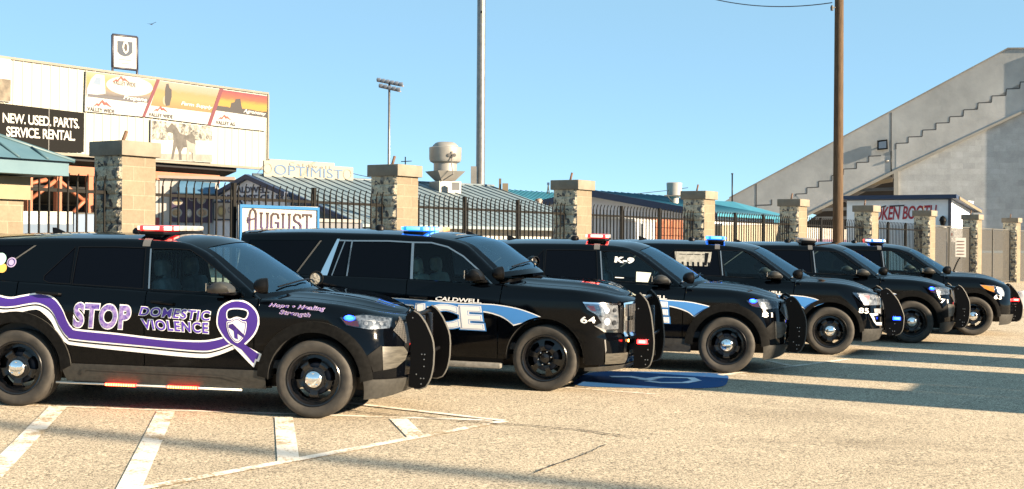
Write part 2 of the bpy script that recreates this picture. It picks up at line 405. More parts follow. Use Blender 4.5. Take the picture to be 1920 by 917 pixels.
def mesh_grille():
    m = principled('grille_mesh', (.1, .1, .1), .35, .2); t = NT(m); v = t.n('ShaderNodeTexVoronoi', feature='DISTANCE_TO_EDGE'); v.inputs['Scale'].default_value = 55; v.inputs['Randomness'].default_value = .15
    t.l(t.coord('Object', (1, 1, 1)), v.inputs['Vector']); t.base(t.ramp(v.outputs['Distance'], (.10, (.07, .068, .066)), (.2, (.003, .003, .003)))); return m
GRILLE = mesh_grille()
PAPER = principled('paper', (.75, .76, .62), .8)

HALF = .975
# ------------------------------------------------------------------ wheels
def make_wheel(style, x, side, parent):
    """side -1: the side the camera sees"""
    hw = HALF+.005; R = .3825 if style != 'tahoe' else .387; w = .245
    y0 = side*hw
    wheel = MB(); tread = [(R-.115, -.0), (R-.095, .006), (R-.06, .012), (R-.03, .010), (R-.012, -.004), (R-.003, -.022), (R, -.04)]
    prof = [(R-.135, -.012)]+tread
    for k in range(5):
        a = -.045-k*.038; prof += [(R, a), (R, a-.026), (R-.009, a-.028), (R-.009, a-.036)]
    prof += [(R-.003, -w+.022), (R-.03, -w-.008), (R-.115, -w), (R-.135, -w+.01)]
    tyre = MB().lathe([(r, y0+side*h) for r, h in prof], (x, 0, R), 'y', 64)
    t = tyre.build('tyre', RUBBER)
    whl = thing('wheel', None, None); whl.parent = parent; t.parent = whl
    rr = R-.122
    rim = MB(); rim.lathe([(rr-.002, y0-side*.006), (rr+.008, y0+side*.002), (rr+.002, y0+side*.008), (rr-.012, y0+side*.002), (rr-.022, y0-side*.03), (rr-.03, y0-side*.10), (rr-.04, y0-side*.20)], (x, 0, R), 'y', 48)
    # face with five openings
    nh = 5 if style != 'tahoe' else 6
    d = Curve((0, -.030), (.05, -.030), (.085, -.028), (.10, -.040), (.13, -.030), (.165, -.022), (.20, -.050), (.235, -.058)) if style != 'tahoe' else Curve((0, -.055), (.07, -.055), (.095, -.030), (.14, -.026), (.19, -.042), (.25, -.060))
    rout = rr-.02
    holes = []
    for k in range(nh):
        a0 = 2*math.pi*(k+.25)/nh; ra, rb = (.118, .204) if style != 'tahoe' else (.105, .205); s = .37 if style != 'tahoe' else .33
        pts = [(ra, -s*.75), (ra+.012, -s*.95), (rb-.015, -s), (rb, -s*.85), (rb+.006, 0), (rb, s*.85), (rb-.015, s), (ra+.012, s*.95), (ra, s*.75), (ra-.004, 0)]
        holes.append([(r*math.cos(a0+t_), r*math.sin(a0+t_)) for r, t_ in pts])
    outer = [(rout*math.cos(2*math.pi*k/48), rout*math.sin(2*math.pi*k/48)) for k in range(48)]
    pts, fs = poly_mesh2d([outer]+holes, .022, .022)
    rad = np.hypot(pts[:, 0], pts[:, 1]); dep = d(rad)
    P = [(x+p[0], y0+side*q, R+p[1]) for p, q in zip(pts, dep)]
    rim.add(P, fs, 0, True)
    for h in holes:      # thickness of the openings
        q = [(x+p[0], y0+side*float(d(math.hypot(*p))), R+p[1]) for p in h]; q2 = [(a, b-side*.02, c) for a, b, c in q]; n = len(q)
        rim.add(q+q2, [(i, (i+1) % n, n+(i+1) % n, n+i) for i in range(n)], 0)
    ro = rim.build('rim', STEELB); ro.parent = whl
    dr = MB().lathe([(.001, y0-side*.085), (.15, y0-side*.085), (.16, y0-side*.10), (.16, y0-side*.2)], (x, 0, R), 'y', 32).build('brake_disc', principled('brake_iron', (.03, .035, .05), .5, .6)); dr.parent = whl
    if style != 'tahoe':
        cap = MB().lathe([(.088, y0-side*.032), (.087, y0-side*.004), (.078, y0+side*.010), (.055, y0+side*.020), (.025, y0+side*.026), (.0005, y0+side*.027)], (x, 0, R), 'y', 32)
        for k in range(5):
            a = 2*math.pi*k/5+.3; cap.lathe([(.014, y0+side*.004), (.012, y0+side*.020), (.0005, y0+side*.024)], (x+.062*math.cos(a), 0, R+.062*math.sin(a)), 'y', 10)
        cap.build('hub_cap', CHROME).parent = whl
    else:
        hub = MB().lathe([(.055, y0-side*.05), (.052, y0-side*.022), (.03, y0-side*.016), (.0005, y0-side*.015)], (x, 0, R), 'y', 24); hub.build('hub', STEELB).parent = whl
        for k in range(6):
            a = 2*math.pi*k/6+.2; MB().lathe([(.013, y0-side*.05), (.012, y0-side*.018), (.007, y0-side*.010), (.0005, y0-side*.009)], (x+.078*math.cos(a), 0, R+.078*math.sin(a)), 'y', 10).build('lug_nut', CHROME).parent = whl
    return whl

# ------------------------------------------------------------------ specification of the two body families
def arch_pts(sh, cx, cz, r, z0, n=20, a0=None, flip=False):
    """outline of a round opening, given in true side view, as surface coordinates front to back"""
    th0 = math.asin((z0-cz)/r); out = []
    for k in range(n+1):
        t = th0+(math.pi-2*th0)*k/n; x, z = cx+r*math.cos(t), cz+r*math.sin(t)
        out.append((sh.inv_body(x, z) if x > -.02 else x, z))
    return out
KIND = {}
KIND['explorer20'] = dict(shape=explorer20(), wb=3.025, R=.3825, arch=.462, trim=.565, sill=.43, bsplit=-1.712, dfront=-.60, drear=-3.05,
    front_win=[(-1.735, 1.597), (-1.50, 1.602), (-1.34, 1.596), (-1.21, 1.525), (-.98, 1.365), (-.70, 1.168), (-1.10, 1.196), (-1.69, 1.206)],
    rear_win=[(-2.490, 1.594), (-2.1, 1.604), (-1.80, 1.602), (-1.768, 1.210), (-2.497, 1.234)],
    quarter=[(-2.528, 1.594), (-2.80, 1.300), (-2.796, 1.262), (-2.744, 1.240), (-2.520, 1.236)],
    dwin=[(-2.95, 1.60), (-3.34, 1.30), (-3.80, 1.30), (-3.78, 1.57)],
    fog=[(.672, .711), (.925, .697), (.991, .635), (.958, .564), (.837, .497), (.683, .484)],
    fogblack=[(.506, .626), (.661, .724), (.676, .60), (.676, .484), (.573, .47)],
    headlight=[(.253, .990), (.308, .919), (.418, .897), (.528, .879), (.749, .884), (.793, .977), (.551, 1.010), (.484, 1.014), (.396, 1.005)],
    grille=[(.90, .985), (.79, .86), (.955, .725), (1.30, .70), (1.30, .955)],
    valance=[(.46, .40), (.50, .20), (.77, .215), (1.0, .245), (1.30, .25), (1.30, .37), (1.05, .385)], cladding=True, hub='cap')
KIND['explorer16'] = dict(KIND['explorer20'], shape=explorer16(), wb=2.86, trim=.522, drear=-2.9,
    front_win=[(-1.735, 1.60), (-1.50, 1.606), (-1.36, 1.60), (-1.22, 1.53), (-.98, 1.365), (-.68, 1.165), (-1.10, 1.186), (-1.66, 1.196)],
    rear_win=[(-2.45, 1.60), (-2.1, 1.608), (-1.79, 1.606), (-1.73, 1.20), (-2.46, 1.215)],
    quarter=[(-2.478, 1.60), (-2.70, 1.36), (-2.72, 1.26), (-2.66, 1.225), (-2.485, 1.22)],
    fog=None, fogblack=None, headlight=[(.33, .995), (.40, .90), (.517, .804), (.80, .80), (.95, .80), (.90, .92), (.848, .950), (.60, .985)],
    grille=[(1.02, .96), (.99, .80), (1.02, .72), (1.30, .70), (1.30, .95)],
    valance=[(.46, .43), (.50, .22), (.80, .235), (1.30, .26), (1.30, .41), (.95, .425)])
KIND['tahoe'] = dict(shape=tahoe(), wb=2.946, R=.387, arch=.465, trim=None, sill=.36, bsplit=-1.70, dfront=-.565, drear=-2.80,
    front_win=[(-1.668, 1.682), (-1.455, 1.684), (-1.251, 1.640), (-1.047, 1.535), (-.852, 1.385), (-.715, 1.262), (-.665, 1.222), (-.72, 1.212), (-1.103, 1.222), (-1.641, 1.243)],
    rear_win=[(-2.449, 1.680), (-2.0, 1.690), (-1.70, 1.682), (-1.675, 1.245), (-2.468, 1.258)],
    quarter=[(-2.640, 1.680), (-2.466, 1.680), (-2.484, 1.258), (-2.74, 1.250)],
    dwin=[(-2.86, 1.68), (-3.12, 1.29), (-3.86, 1.31), (-3.82, 1.66)],
    fog=[(.672, .466), (.683, .342), (.99, .335), (1.03, .43), (1.0, .46)], fogblack=None,
    headlight=[(.396, 1.053), (.628, 1.040), (.848, 1.030), (.881, .728), (.661, .728), (.539, .782), (.628, .826), (.562, .915), (.44, .977)],
    grille=[(.93, 1.035), (.955, .66), (1.02, .645), (1.30, .645), (1.30, 1.045)],
    valance=[(.42, .302), (.43, .262), (.75, .262), (1.30, .28), (1.30, .325), (.70, .318)], cladding=False, hub='lug')

def build_car(kind, root, seat_mat=SEAT, cage=True):
    K = KIND[kind]; sh = K['shape']; wb = K['wb']; R = K['R']; LF = sh.LF; BOTH = (1, -1)
    B = lambda polys, off=0, ga=.07, gv=.03: on_surface(sh, sh.body, polys, off, ga, gv)
    Cb = lambda polys, off=0, ga=.09, gv=.03: on_surface(sh, sh.cabin, polys, off, ga, gv)
    S = lambda name, pieces, m, sides=BOTH, parent=root: surf_object(name, pieces, m, parent, sides=sides)
    sill = K['sill']; a_r = K['arch']
    top = lambda a0, a1, n=24: [(a, float(sh.vtop(a))) for a in np.linspace(a0, a1, n)]
    fa = arch_pts(sh, 0, R, a_r, sill); ra = arch_pts(sh, -wb, R, a_r, sill)
    g = .005
    # --- painted shell: front wings with the nose, rear quarters
    nose = [(K['dfront']+g, sill)]+[(K['dfront']+g, .9), (K['dfront']+.05, float(sh.vtop(K['dfront']+.05)))]+top(K['dfront']+.07, LF, 40)+[(LF, sill-.03), (fa[0][0]+.02, sill-.03)]+fa
    rear_arch_up = [p for p in ra if p[0] < K['drear']-g]; rz = math.sqrt(max(a_r**2-(K['drear']-g+wb)**2, 0))+R
    quarter = [(K['drear']-g, float(sh.vtop(K['drear']-g)))]+top(K['drear']-.05, sh.xb-sh.LR, 24)+[(sh.xb-sh.LR, .45), (ra[-1][0]-.01, .45)]+[p for p in rear_arch_up[::-1] if p[1] > .45]+[(K['drear']-g, rz)]
    wingtop = [(K['dfront']+.05, 0)]+[(LF, 0), (LF, .115), (K['dfront']+.05, .115)]
    for sd in BOTH:
        S('front_wing', [B([nose]), on_surface(sh, sh.hood, [wingtop], 0, .05, .03)], PAINT, (sd,)); S('rear_quarter', [B([quarter])], PAINT, (sd,))
    deck = lambda a, w: np.stack([sh.body(a, sh.vtop(a))[..., 0], sh.body(a, sh.vtop(a))[..., 1]*(1-w), sh.body(a, sh.vtop(a))[..., 2]], -1)
    S('rear_deck', [on_surface(sh, deck, [[(sh.xb-sh.LR, 0), (-3.4, 0), (-3.4, 1), (sh.xb-sh.LR, 1)]], -.002, .05, .25)], PAINT)
    # --- hood
    cowl = [(-.53+.34*(1-(1-w)**2), w) for w in np.linspace(.12, 1, 10)]
    S('hood', [on_surface(sh, sh.hood, [cowl+[(LF, 1), (LF, .12)]], .002, .05, .04)], PAINT)
    S('cowl', [on_surface(sh, sh.hood, [[(a+.01-.25*(k > 0), w) for k, (a, w) in [(0, p) for p in cowl]]+[(-.53+.34*(1-(1-w)**2)-.14, w) for w in np.linspace(1, .12, 10)]], -.012, .05, .1)], BLACKP)
    # --- doors
    fd = [(K['bsplit']+g, sill), (K['bsplit']+g, float(sh.vtop(K['bsplit']+g)))]+top(K['bsplit']+.03, K['dfront']+.01, 18)+[(K['dfront']-g+.04, float(sh.vtop(K['dfront']+.04))), (K['dfront']-g, .9), (K['dfront']-g, sill)]
    rdarch = [p for p in ra if p[0] > K['drear']+g]
    rd = [(K['bsplit']-g, float(sh.vtop(K['bsplit']-g))), (K['bsplit']-g, sill), ]+rdarch+[(K['drear']+g, math.sqrt(max(a_r**2-(K['drear']+g+wb)**2, 0))+R)]+top(K['drear']+g, K['bsplit']-.03, 18)
    for sd in BOTH:
        d1 = S('front_door', [B([fd])], PAINT, (sd,)); d2 = S('rear_door', [B([rd])], PAINT, (sd,))
        for dd, x0, x1, z0, z1 in ((d1, -1.643, -1.422, 1.088, 1.072), (d2, -2.833, -2.60, 1.142, 1.130)):
            if kind == 'tahoe': z0 = z1 = 1.047; x0 += -.0; 
            p0 = sh.body(np.array([x0, (x0+x1)/2, x1]), np.array([z0, (z0+z1)/2, z1])); y = [-(abs(p0[i][1])+o) for i, o in enumerate((.022, .036, .028))]
            h = MB().tube([(x0-.01, (y[0]+.03)*sd, z0), (x0, y[0]*sd, z0), ((x0+x1)/2, y[1]*sd, (z0+z1)/2), (x1, y[2]*sd, z1), (x1+.012, (y[2]+.03)*sd, z1)], [.010, .014, .015, .015, .010], 8)
            h.build('door_handle', PAINT if kind == 'tahoe' else BLACKP, dd)
    # --- cabin sides with window openings, roof, screens
    xt = -3.95; bot = [(x, float(sh.top(x))-.03) for x in np.linspace(xt, -.70, 20)]+[(-.575, float(sh.top(-.575))-.012)]
    up = [(x, float(sh.vrail(x))) for x in np.concatenate([np.linspace(-.58, -1.5, 26), np.linspace(-1.56, xt, 22)])]
    wins = [K['front_win'], K['rear_win'], K['quarter'], K['dwin']]
    side = Cb([bot+up]+[offset_poly(w, .004) for w in wins])
    screen_ring = on_surface(sh, sh.over, [[(-1.285, -1), (-.575, -1), (-.575, 1), (-1.285, 1)], [(-1.24, -.91), (-.63, -.91), (-.63, .91), (-1.24, .91)]], 0, .05, .1)
    S('cabin_frame', [side], PAINT)
    surf_object('windshield_frame', [screen_ring], PAINT, root)
    surf_object('windshield', [on_surface(sh, sh.over, [[(-1.245, -.915), (-.625, -.915), (-.625, .915), (-1.245, .915)]], -.006, .05, .08)], SCREEN, root)
    surf_object('roof', [on_surface(sh, sh.over, [[(xt, -1), (-1.285, -1), (-1.285, 1), (xt, 1)]], 0, .07, .08)], PAINT, root)
    def back(t, w):      # t 0 top .. 1 belt
        zt, zb = float(sh.rail(xt)), float(sh.top(xt))-.03
        yt = float(sh.G(xt, zt))-.02; yb = float(sh.G(xt, zb)); k = 1-w*w
        return np.stack([xt-.02-.10*k-.10*t*k, (yt+(yb-yt)*t)*w, zt+.03*(1-t)*k+(zb-zt)*t], -1)
    surf_object('tailgate', [on_surface(sh, back, [[(0, -1), (1, -1), (1, 1), (0, 1)], [(.18, -.8), (.85, -.8), (.85, .8), (.18, .8)]], 0, .1, .1)], PAINT, root)
    surf_object('rear_window', [on_surface(sh, back, [[(.17, -.81), (.86, -.81), (.86, .81), (.17, .81)]], -.004, .1, .1)], TINT, root)
    S('rear_spoiler', [on_surface(sh, sh.over, [[(xt-.02, 0), (xt+.2, 0), (xt+.2, 1), (xt-.02, 1)]], .012, .06, .1)], PAINT)
    for nm, w, gm in (('front_window', K['front_win'], CLEAR), ('rear_door_window', K['rear_win'], TINT), ('quarter_window', K['quarter'], TINT), ('cargo_window', K['dwin'], TINT)):
        for sd in BOTH:
            wo = S(nm, [Cb([offset_poly(w, .01)], -.005)], gm, (sd,))
            tm = ALU if kind == 'tahoe' and nm != 'cargo_window' else BLACKP; wd = .017 if kind == 'tahoe' else .008
            if nm != 'cargo_window': S('window_trim', [Cb([offset_poly(w, wd), w], .0035, .3, .2)], tm, (sd,), wo)
            if nm == 'cargo_window':
                e = w[1], w[0]; S('window_trim', [Cb([[(e[0][0]-.012, e[0][1]), (e[0][0]+.012, e[0][1]), (e[1][0]+.012, e[1][1]), (e[1][0]-.012, e[1][1])]], .004, .3, .05)], GREYED, (sd,), wo)  # reflection line on the cargo glass, put in as a pale strip
    if kind == 'tahoe':
        for sd in BOTH:
            S('pillar_trim', [Cb([[(-2.652, 1.706), (-2.618, 1.706), (-2.73, 1.25), (-2.83, 1.25), (-2.80, 1.33)]], .006, .3, .05)], CHROME, (sd,))
            S('window_divider', [Cb([[(-2.556, 1.68), (-2.542, 1.68), (-2.664, 1.25), (-2.680, 1.25)]], .005, .3, .05)], ALU, (sd,))
    else:
        for sd in BOTH: S('pillar_trim', [Cb([[(-1.752, 1.600), (-1.736, 1.600), (-1.696, 1.208), (-1.712, 1.208)]], .004, .3, .05)], ALU, (sd,))
    # --- arches
    for cx in (0, -wb):
        for sd in BOTH:
            lo = .375 if K['trim'] else sill
            r0 = a_r-.003
            inner = [(p[0], p[1]) for p in arch_pts(sh, cx, R, r0, lo-.01)]
            lipo = sh.body(np.array([p[0] for p in inner]), np.array([p[1] for p in inner])); off = .022 if K['trim'] else .004
            w = MB(); A = [Vector((p[0], (p[1]-off)*sd, p[2])) for p in lipo]; Bq = [Vector((p.x, sd*(-.62)*1.0, p.z)) for p in A]
            n = len(A); w.add(A+Bq, [(i, i+1, n+i+1, n+i) for i in range(n-1)], 0, True); w.add(Bq+[Vector((cx, -.62*sd, lo))], [tuple(range(n+1))], 0)
            w.build('wheel_well', principled('wheel_well_black', (.006, .006, .006), .8), root)
            if K['trim']:
                outer = arch_pts(sh, cx, R, K['trim'], .43 if cx else .40, 24); inn = arch_pts(sh, cx, R, a_r-.004, .375, 24)
                tr = S('arch_trim', [B([outer+inn[::-1]], .022, .06, .05)], ARCH, (sd,))
                po = sh.body(np.array([p[0] for p in outer]), np.array([p[1] for p in outer])); m = MB(); n = len(po)
                q0 = [Vector((p[0], (p[1]-.022)*sd, p[2])) for p in po]; q1 = [Vector((p[0], (p[1]+.01)*sd, p[2])) for p in po]; m.add(q0+q1, [(i, i+1, n+i+1, n+i) for i in range(n-1)], 0, True); m.build('trim_edge', TRIM, tr)
    # --- sills
    for sd in BOTH:
        if K['cladding']:
            x0, x1 = -wb+.50, -.49
            sl_ = S('side_sill', [B([[(x0-.055, sill+.02), (x1, sill+.02), (x1+.01, .27), (x0+.01, .275)]], .012, .1, .04)], TRIM, (sd,))
            S('sill_bead', [B([[(x0+.18, .405), (-.9, .385), (-.72, .345), (-.75, .338), (-.92, .372), (x0+.22, .395), (x0+.2, .35), (x0+.16, .36)]], .020, .1, .05)], TRIM, (sd,), sl_)
            q = MB(); q.hexa([(x0+.02, -.93*sd, .272), (x1, -.93*sd, .272), (x1, -.70*sd, .25), (x0+.02, -.70*sd, .25)], [(x0+.02, -.93*sd, .285), (x1, -.93*sd, .285), (x1, -.70*sd, .285), (x0+.02, -.70*sd, .285)]); q.build('sill_underside', BLACKP, sl_)
        else:
            q = MB().box((-1.47, -.985*sd, .275), (1.92, .16, .06), None, 0, .015); q.build('running_board', noisy('step_grey', (.10, .098, .09), (.16, .155, .145), 20, .6), root)
            S('side_sill', [B([[(-2.46, sill+.01), (-.50, sill+.01), (-.50, .30), (-2.46, .30)]], -.01, .1, .04)], BLACKP, (sd,))
    fl = MB(); fl.hexa([(-3.9, -.72, .27), (.6, -.72, .27), (.6, .72, .27), (-3.9, .72, .27)], [(-3.9, -.80, .40), (.6, -.80, .40), (.6, .80, .40), (-3.9, .80, .40)])
    fl.box((-3.55, 0, .48), (.9, 1.7, .3)); fl.build('underbody', BLACKP, root)
    # --- nose furniture
    S('front_valance', [B([K['valance']], .012, .07, .04)], TRIM)
    S('bumper_gap', [B([[(.46, .455), (LF, .455), (LF, .345), (.46, .375)]], -.012, .1, .06)], BLACKP)
    S('rear_bumper', [B([[(-3.5, .52), (sh.xb-sh.LR, .52), (sh.xb-sh.LR, .28), (-3.45, .28)]], .015, .07, .06)], TRIM if K['cladding'] else PAINT)
    for sd in BOTH: S('tail_lamp', [B([[(-4.35, 1.08), (-3.98, 1.10), (-3.90, 1.0), (-4.35, .93)]], .006, .07, .05)], LENS_RED, (sd,))
    S('grille', [B([K['grille']], .008, .04, .03)], GRILLE)
    if kind != 'explorer16':
        for sd in BOTH:
            if K['fog']:
                fo = S('fog_lamp_pod', [B([K['fog']], .010, .05, .04)], noisy('fog_pod_grey', (.035, .033, .028), (.085, .08, .068), 7, .4, 0, None, .01, .1, .5, (1, 1, 9)), (sd,))
                if K['fogblack']: S('fog_lamp_surround', [B([K['fogblack']], .008, .05, .04)], ARCH, (sd,), fo)
    # --- mirrors, wipers, roof furniture
    for sd in BOTH:
        if kind == 'tahoe': c = (-.83, -1.10*sd, 1.335); d = (.17, .25, .135)
        else: c = (-.90, -1.10*sd, 1.252); d = (.20, .25, .105)
        m = MB(); bm = bmesh.new(); bmesh.ops.create_cube(bm, size=1); bmesh.ops.subdivide_edges(bm, edges=bm.edges[:], cuts=3, use_grid_fill=True)
        vs = []
        for v in bm.verts:
            p = v.co*2; q = Vector((p.x*math.sqrt(max(0, 1-p.y**2/3.6-p.z**2/3.6+p.y**2*p.z**2/12)), p.y*math.sqrt(max(0, 1-p.x**2/3.6-p.z**2/3.6+p.x**2*p.z**2/12)), p.z*math.sqrt(max(0, 1-p.x**2/3.6-p.y**2/3.6+p.x**2*p.y**2/12))))
            tap = 1-.16*max(0, q.x)
            vs.append((c[0]+q.x*d[0]*.56-.05*q.z*q.x, c[1]+q.y*d[1]*.55, c[2]+q.z*d[2]*.55*tap))
        bm.verts.index_update(); m.add(vs, [[v.index for v in f.verts] for f in bm.faces], 0, True); bm.free()
        mo = m.build('side_mirror', BLACKP if kind == 'tahoe' else TRIM, root)
        MB().box((c[0]+.04, (abs(c[1])-.13)*-sd, c[2]-d[2]*.55), (.16, .14, .035), None, 0, .012).build('mirror_arm', BLACKP, mo)
        MB().box((c[0]-d[0]*.60, c[1], c[2]+.003), (.006, d[1]*.78, d[2]*.72), None, 0).build('mirror_glass', CHROME, mo)
    for y0, y1 in ((-.62, .05), (.12, .70)):
        p = [sh.over(np.array([-.66]), np.array([y0/.85]))[0], sh.over(np.array([-.69]), np.array([(y0+y1)/1.7]))[0], sh.over(np.array([-.70]), np.array([y1/.85]))[0]]
        MB().tube([Vector(q)+Vector((.01, 0, .02)) for q in p], .009, 6).build('wiper', BLACKP, root)
    # --- inside
    ins = MB(); ins.box((-2.0, 0, .50), (3.6, 1.66, .08)); ins.box((-2.72, 0, .80), (1.5, 1.62, .55)); ins.build('cabin_floor', CABIN, root)
    MB().box((-.62, 0, 1.0), (.42, 1.62, .22), None, 0, .05).build('dashboard', CABIN, root)
    for sy in (-.42, .42):
        s_ = MB(); s_.box((-1.36, sy, .68), (.52, .50, .16), None, 0, .05)
        s_.box((-1.66, sy, 1.00), (.17, .48, .60), Matrix.Rotation(-.22, 3, 'Y'), 0, .06)
        s_.box((-1.755, sy, 1.40), (.11, .27, .18), Matrix.Rotation(-.15, 3, 'Y'), 0, .045)
        s_.box((-1.71, sy, 1.31), (.03, .12, .08)); s_.build('seat', seat_mat, root)
    w = MB(); cc = Vector((-.98, .42, 1.05)); wheel_pts = [cc+Vector((.10*math.sin(t)*-.5, .185*math.cos(t), .16*math.sin(t))) for t in np.linspace(0, 2*math.pi, 25)]; w.tube(wheel_pts, .014, 6, 0, False); w.tube([cc, (-.75, .42, .98)], .03, 8); w.box(cc, (.04, .14, .09)); w.build('steering_wheel', CABIN, root)
    if cage:
        cg = MB()
        for y in np.linspace(-.66, .66, 12): cg.tube([(-1.93, y, .75), (-1.93, y, 1.57)], .009, 5)
        for z in (.78, 1.16, 1.56): cg.tube([(-1.93, -.70, z), (-1.93, .70, z)], .014, 6)
        cg.build('prisoner_partition', principled('cage_steel', (.22, .25, .25), .5, .3), root)
        gr = MB(); gr.tube([(-1.84, -.10, .8), (-1.80, -.10, 1.42)], .02, 6); gr.tube([(-1.84, .0, .8), (-1.81, .0, 1.36)], .022, 6); gr.box((-1.83, -.05, 1.18), (.07, .22, .05)); gr.build('gun_rack', principled('rack_grey', (.25, .26, .25), .4, .5), root)
    MB().box((-1.0, 0, 1.47), (.03, .22, .07), None, 0, .012).build('inside_mirror', BLACKP, root)
    for sx in (0, -wb):
        for sd in (-1, 1): make_wheel('tahoe' if kind == 'tahoe' else 'cap', sx, sd, root)
    return sh

def push_bumper(root, outline, y=.50, zc=(.99, .60), led=None):
    pb = thing('push_bumper', None, None); pb.parent = root
    for sd in (-1, 1):
        w = MB().prism(outline, lambda a, b, d: (a, sd*y+d, b), -.014, .014)
        wo = w.build('wing_plate', principled('push_bar_black', (.0015, .0015, .002), .35, 0, .12), pb)
        n = len(outline); edge = outline[2:n-3]
        MB().tube([(a+.004, sd*y, b) for a, b in edge], .013, 6).build('edge_strip', GREYED, wo)
        b = MB()
        xs_ = [p[0] for p in outline]; xm = (min(xs_)+max(xs_))/2+.01
        for dx, dz in ((.02, .62), (.05, .62), (.045, .57), (.045, .50), (.015, .38), (.045, .38), (-.03, .42), (.02, .325), (-.08, .98)):
            b.lathe([(.007, sd*(y+.013)), (.006, sd*(y+.019)), (.0005, sd*(y+.020))], (xm+dx, 0, dz), 'y', 8)
        b.build('bolt', ALU, wo)
        if led and sd == -1:
            x, z, core, glow = led
            l = MB().box((x, -y-.030, z), (.12, .03, .05), None, 0, .008).build('strobe_light', glow, pb)
            MB().box((x, -y-.048, z), (.075, .012, .028), None, 0, .004).build('strobe_core', core, l)
    x0 = min(p[0] for p in outline)
    t = MB(); t.tube([(x0+.06, -y, zc[0]), (x0+.06, y, zc[0])], .026, 10); t.build('crossbar', STEELB, pb)
    t = MB(); t.tube([(x0+.17, -y, zc[1]), (x0+.17, y, zc[1])], .022, 10); t.tube([(x0+.12, -y, .36), (x0+.12, y, .36)], .022, 10); t.build('crossbar', STEELB, pb)
    t = MB()
    for yy in (-.22, .22): t.box((x0+.13, yy, .68), (.05, .08, .62), Matrix.Rotation(-.04, 3, 'Y'), 0, .01)
    t.box((x0+.15, 0, .52), (.03, .42, .18), None, 0, .01); t.build('push_plate', STEELB, pb)
    return pb

def light_bar(root, sh, x0=-1.965, x1=-1.66, zt=1.835, seq=('red', 'red', 'clear', 'clear', 'clear', 'clear'), lit=LED_R, core=LED_RC, lit_cells=(0,), kit=None):
    """roof light bar: black base on feet, a row of lenses, lit modules on top of them"""
    lb = thing('light_bar', None, None); lb.parent = root
    xm = (x0+x1)/2; L = 1.22; zb = zt-.098
    MB().box((xm, 0, zb+.018), (x1-x0-.05, L-.04, .036), None, 0, .01).build('base', BLACKP, lb)
    for y in (-.50, .50): MB().box((xm, y, zb-.012), (.18, .09, .05), None, 0, .008).build('foot', BLACKP, lb)
    n = len(seq); mats = {'red': LENS_RED, 'blue': LENS_BLUE, 'clear': LENS_CLEAR, 'amber': principled('amber_lens', (.55, .33, .16), .2)}
    for k, s_ in enumerate(seq):
        y = -L/2+L*(k+.5)/n; end = k in (0, n-1)
        MB().box((xm, y, zb+.068), (x1-x0-(.05 if end else 0), L/n-.008, .054), None, 0, .018 if end else .008).build('lens', mats[s_], lb)
    for k in lit_cells:
        y = -L/2+L*(k+.5)/n
        o = MB().box((xm, y, zb+.068), (x1-x0+.008, L/n*.72, .040), None, 0, .006); o.box((xm, y-L/n*.43, zb+.070), ((x1-x0)*.55, .03, .036), None, 0, .006); o = o.build('lit_module', core, lb)
    E2 = sh.cabin(np.array([-1.80]), np.array([float(sh.rail(-1.8))-.04]))[0]
    return lb
def strap(root, sh, x=-1.80):
    z = float(sh.rail(x))
    for sd in (1, -1):
        surf_object('roof_strap', [on_surface(sh, sh.cabin, [[(x-.035, z-.075), (x+.045, z-.075), (x+.045, z+.025), (x-.035, z+.025)]], .006, .05, .02)], principled('strap_grey', (.09, .09, .09), .5), root, sides=(sd,))
def spotlight(root, c, aim, lens=None, r=.078):
    s_ = thing('spotlight', None, None); s_.parent = root
    a = Vector(aim).normalized(); M = a.to_track_quat('Z', 'Y').to_matrix()
    m = MB(); prof = [(.001, -.105), (.032, -.098), (.058, -.076), (.074, -.040), (r+.001, 0), (r, .020), (r+.003, .026), (r-.006, .034), (r-.012, .026)]
    q = MB().lathe(prof, (0, 0, 0), 'z', 24); m.add([M @ Vector(v)+Vector(c) for v in q.v], q.f, 0, True); m.build('lamp_shell', BLACKP, s_)
    q = MB().lathe([(r-.008, .006), (.04, .012), (.0005, .014)], (0, 0, 0), 'z', 24); m = MB(); m.add([M @ Vector(v)+Vector(c) for v in q.v], q.f, 0, True); m.build('lamp_face', lens or CHROME, s_)
    return s_
def dome(c, r, h): 
    return MB().lathe([(r, c[2]), (r*.95, c[2]+h*.5), (r*.6, c[2]+h*.92), (.001, c[2]+h)], (c[0], c[1], 0), 'z', 16)
def fin(c, L=.16, h=.055):
    m = MB(); x, y, z = c; m.hexa([(x-L/2, y-.02, z), (x+L/2, y-.012, z), (x+L/2, y+.012, z), (x-L/2, y+.02, z)], [(x-L/2-.01, y-.004, z+h), (x-L/2+.03, y-.004, z+h), (x-L/2+.03, y+.004, z+h), (x-L/2-.01, y+.004, z+h)]); return m
def roof_kit(root, sh, puck=-2.15, fins=(-3.05,)):
    z = lambda x: float(sh.over(np.array([x]), np.array([0.]))[0][2])
    dome((puck, -.1, z(puck)-.005), .06, .055).build('antenna_puck', BLACKP, root)
    for f in fins: fin((f, 0, z(f)-.004)).build('antenna_fin', BLACKP, root)
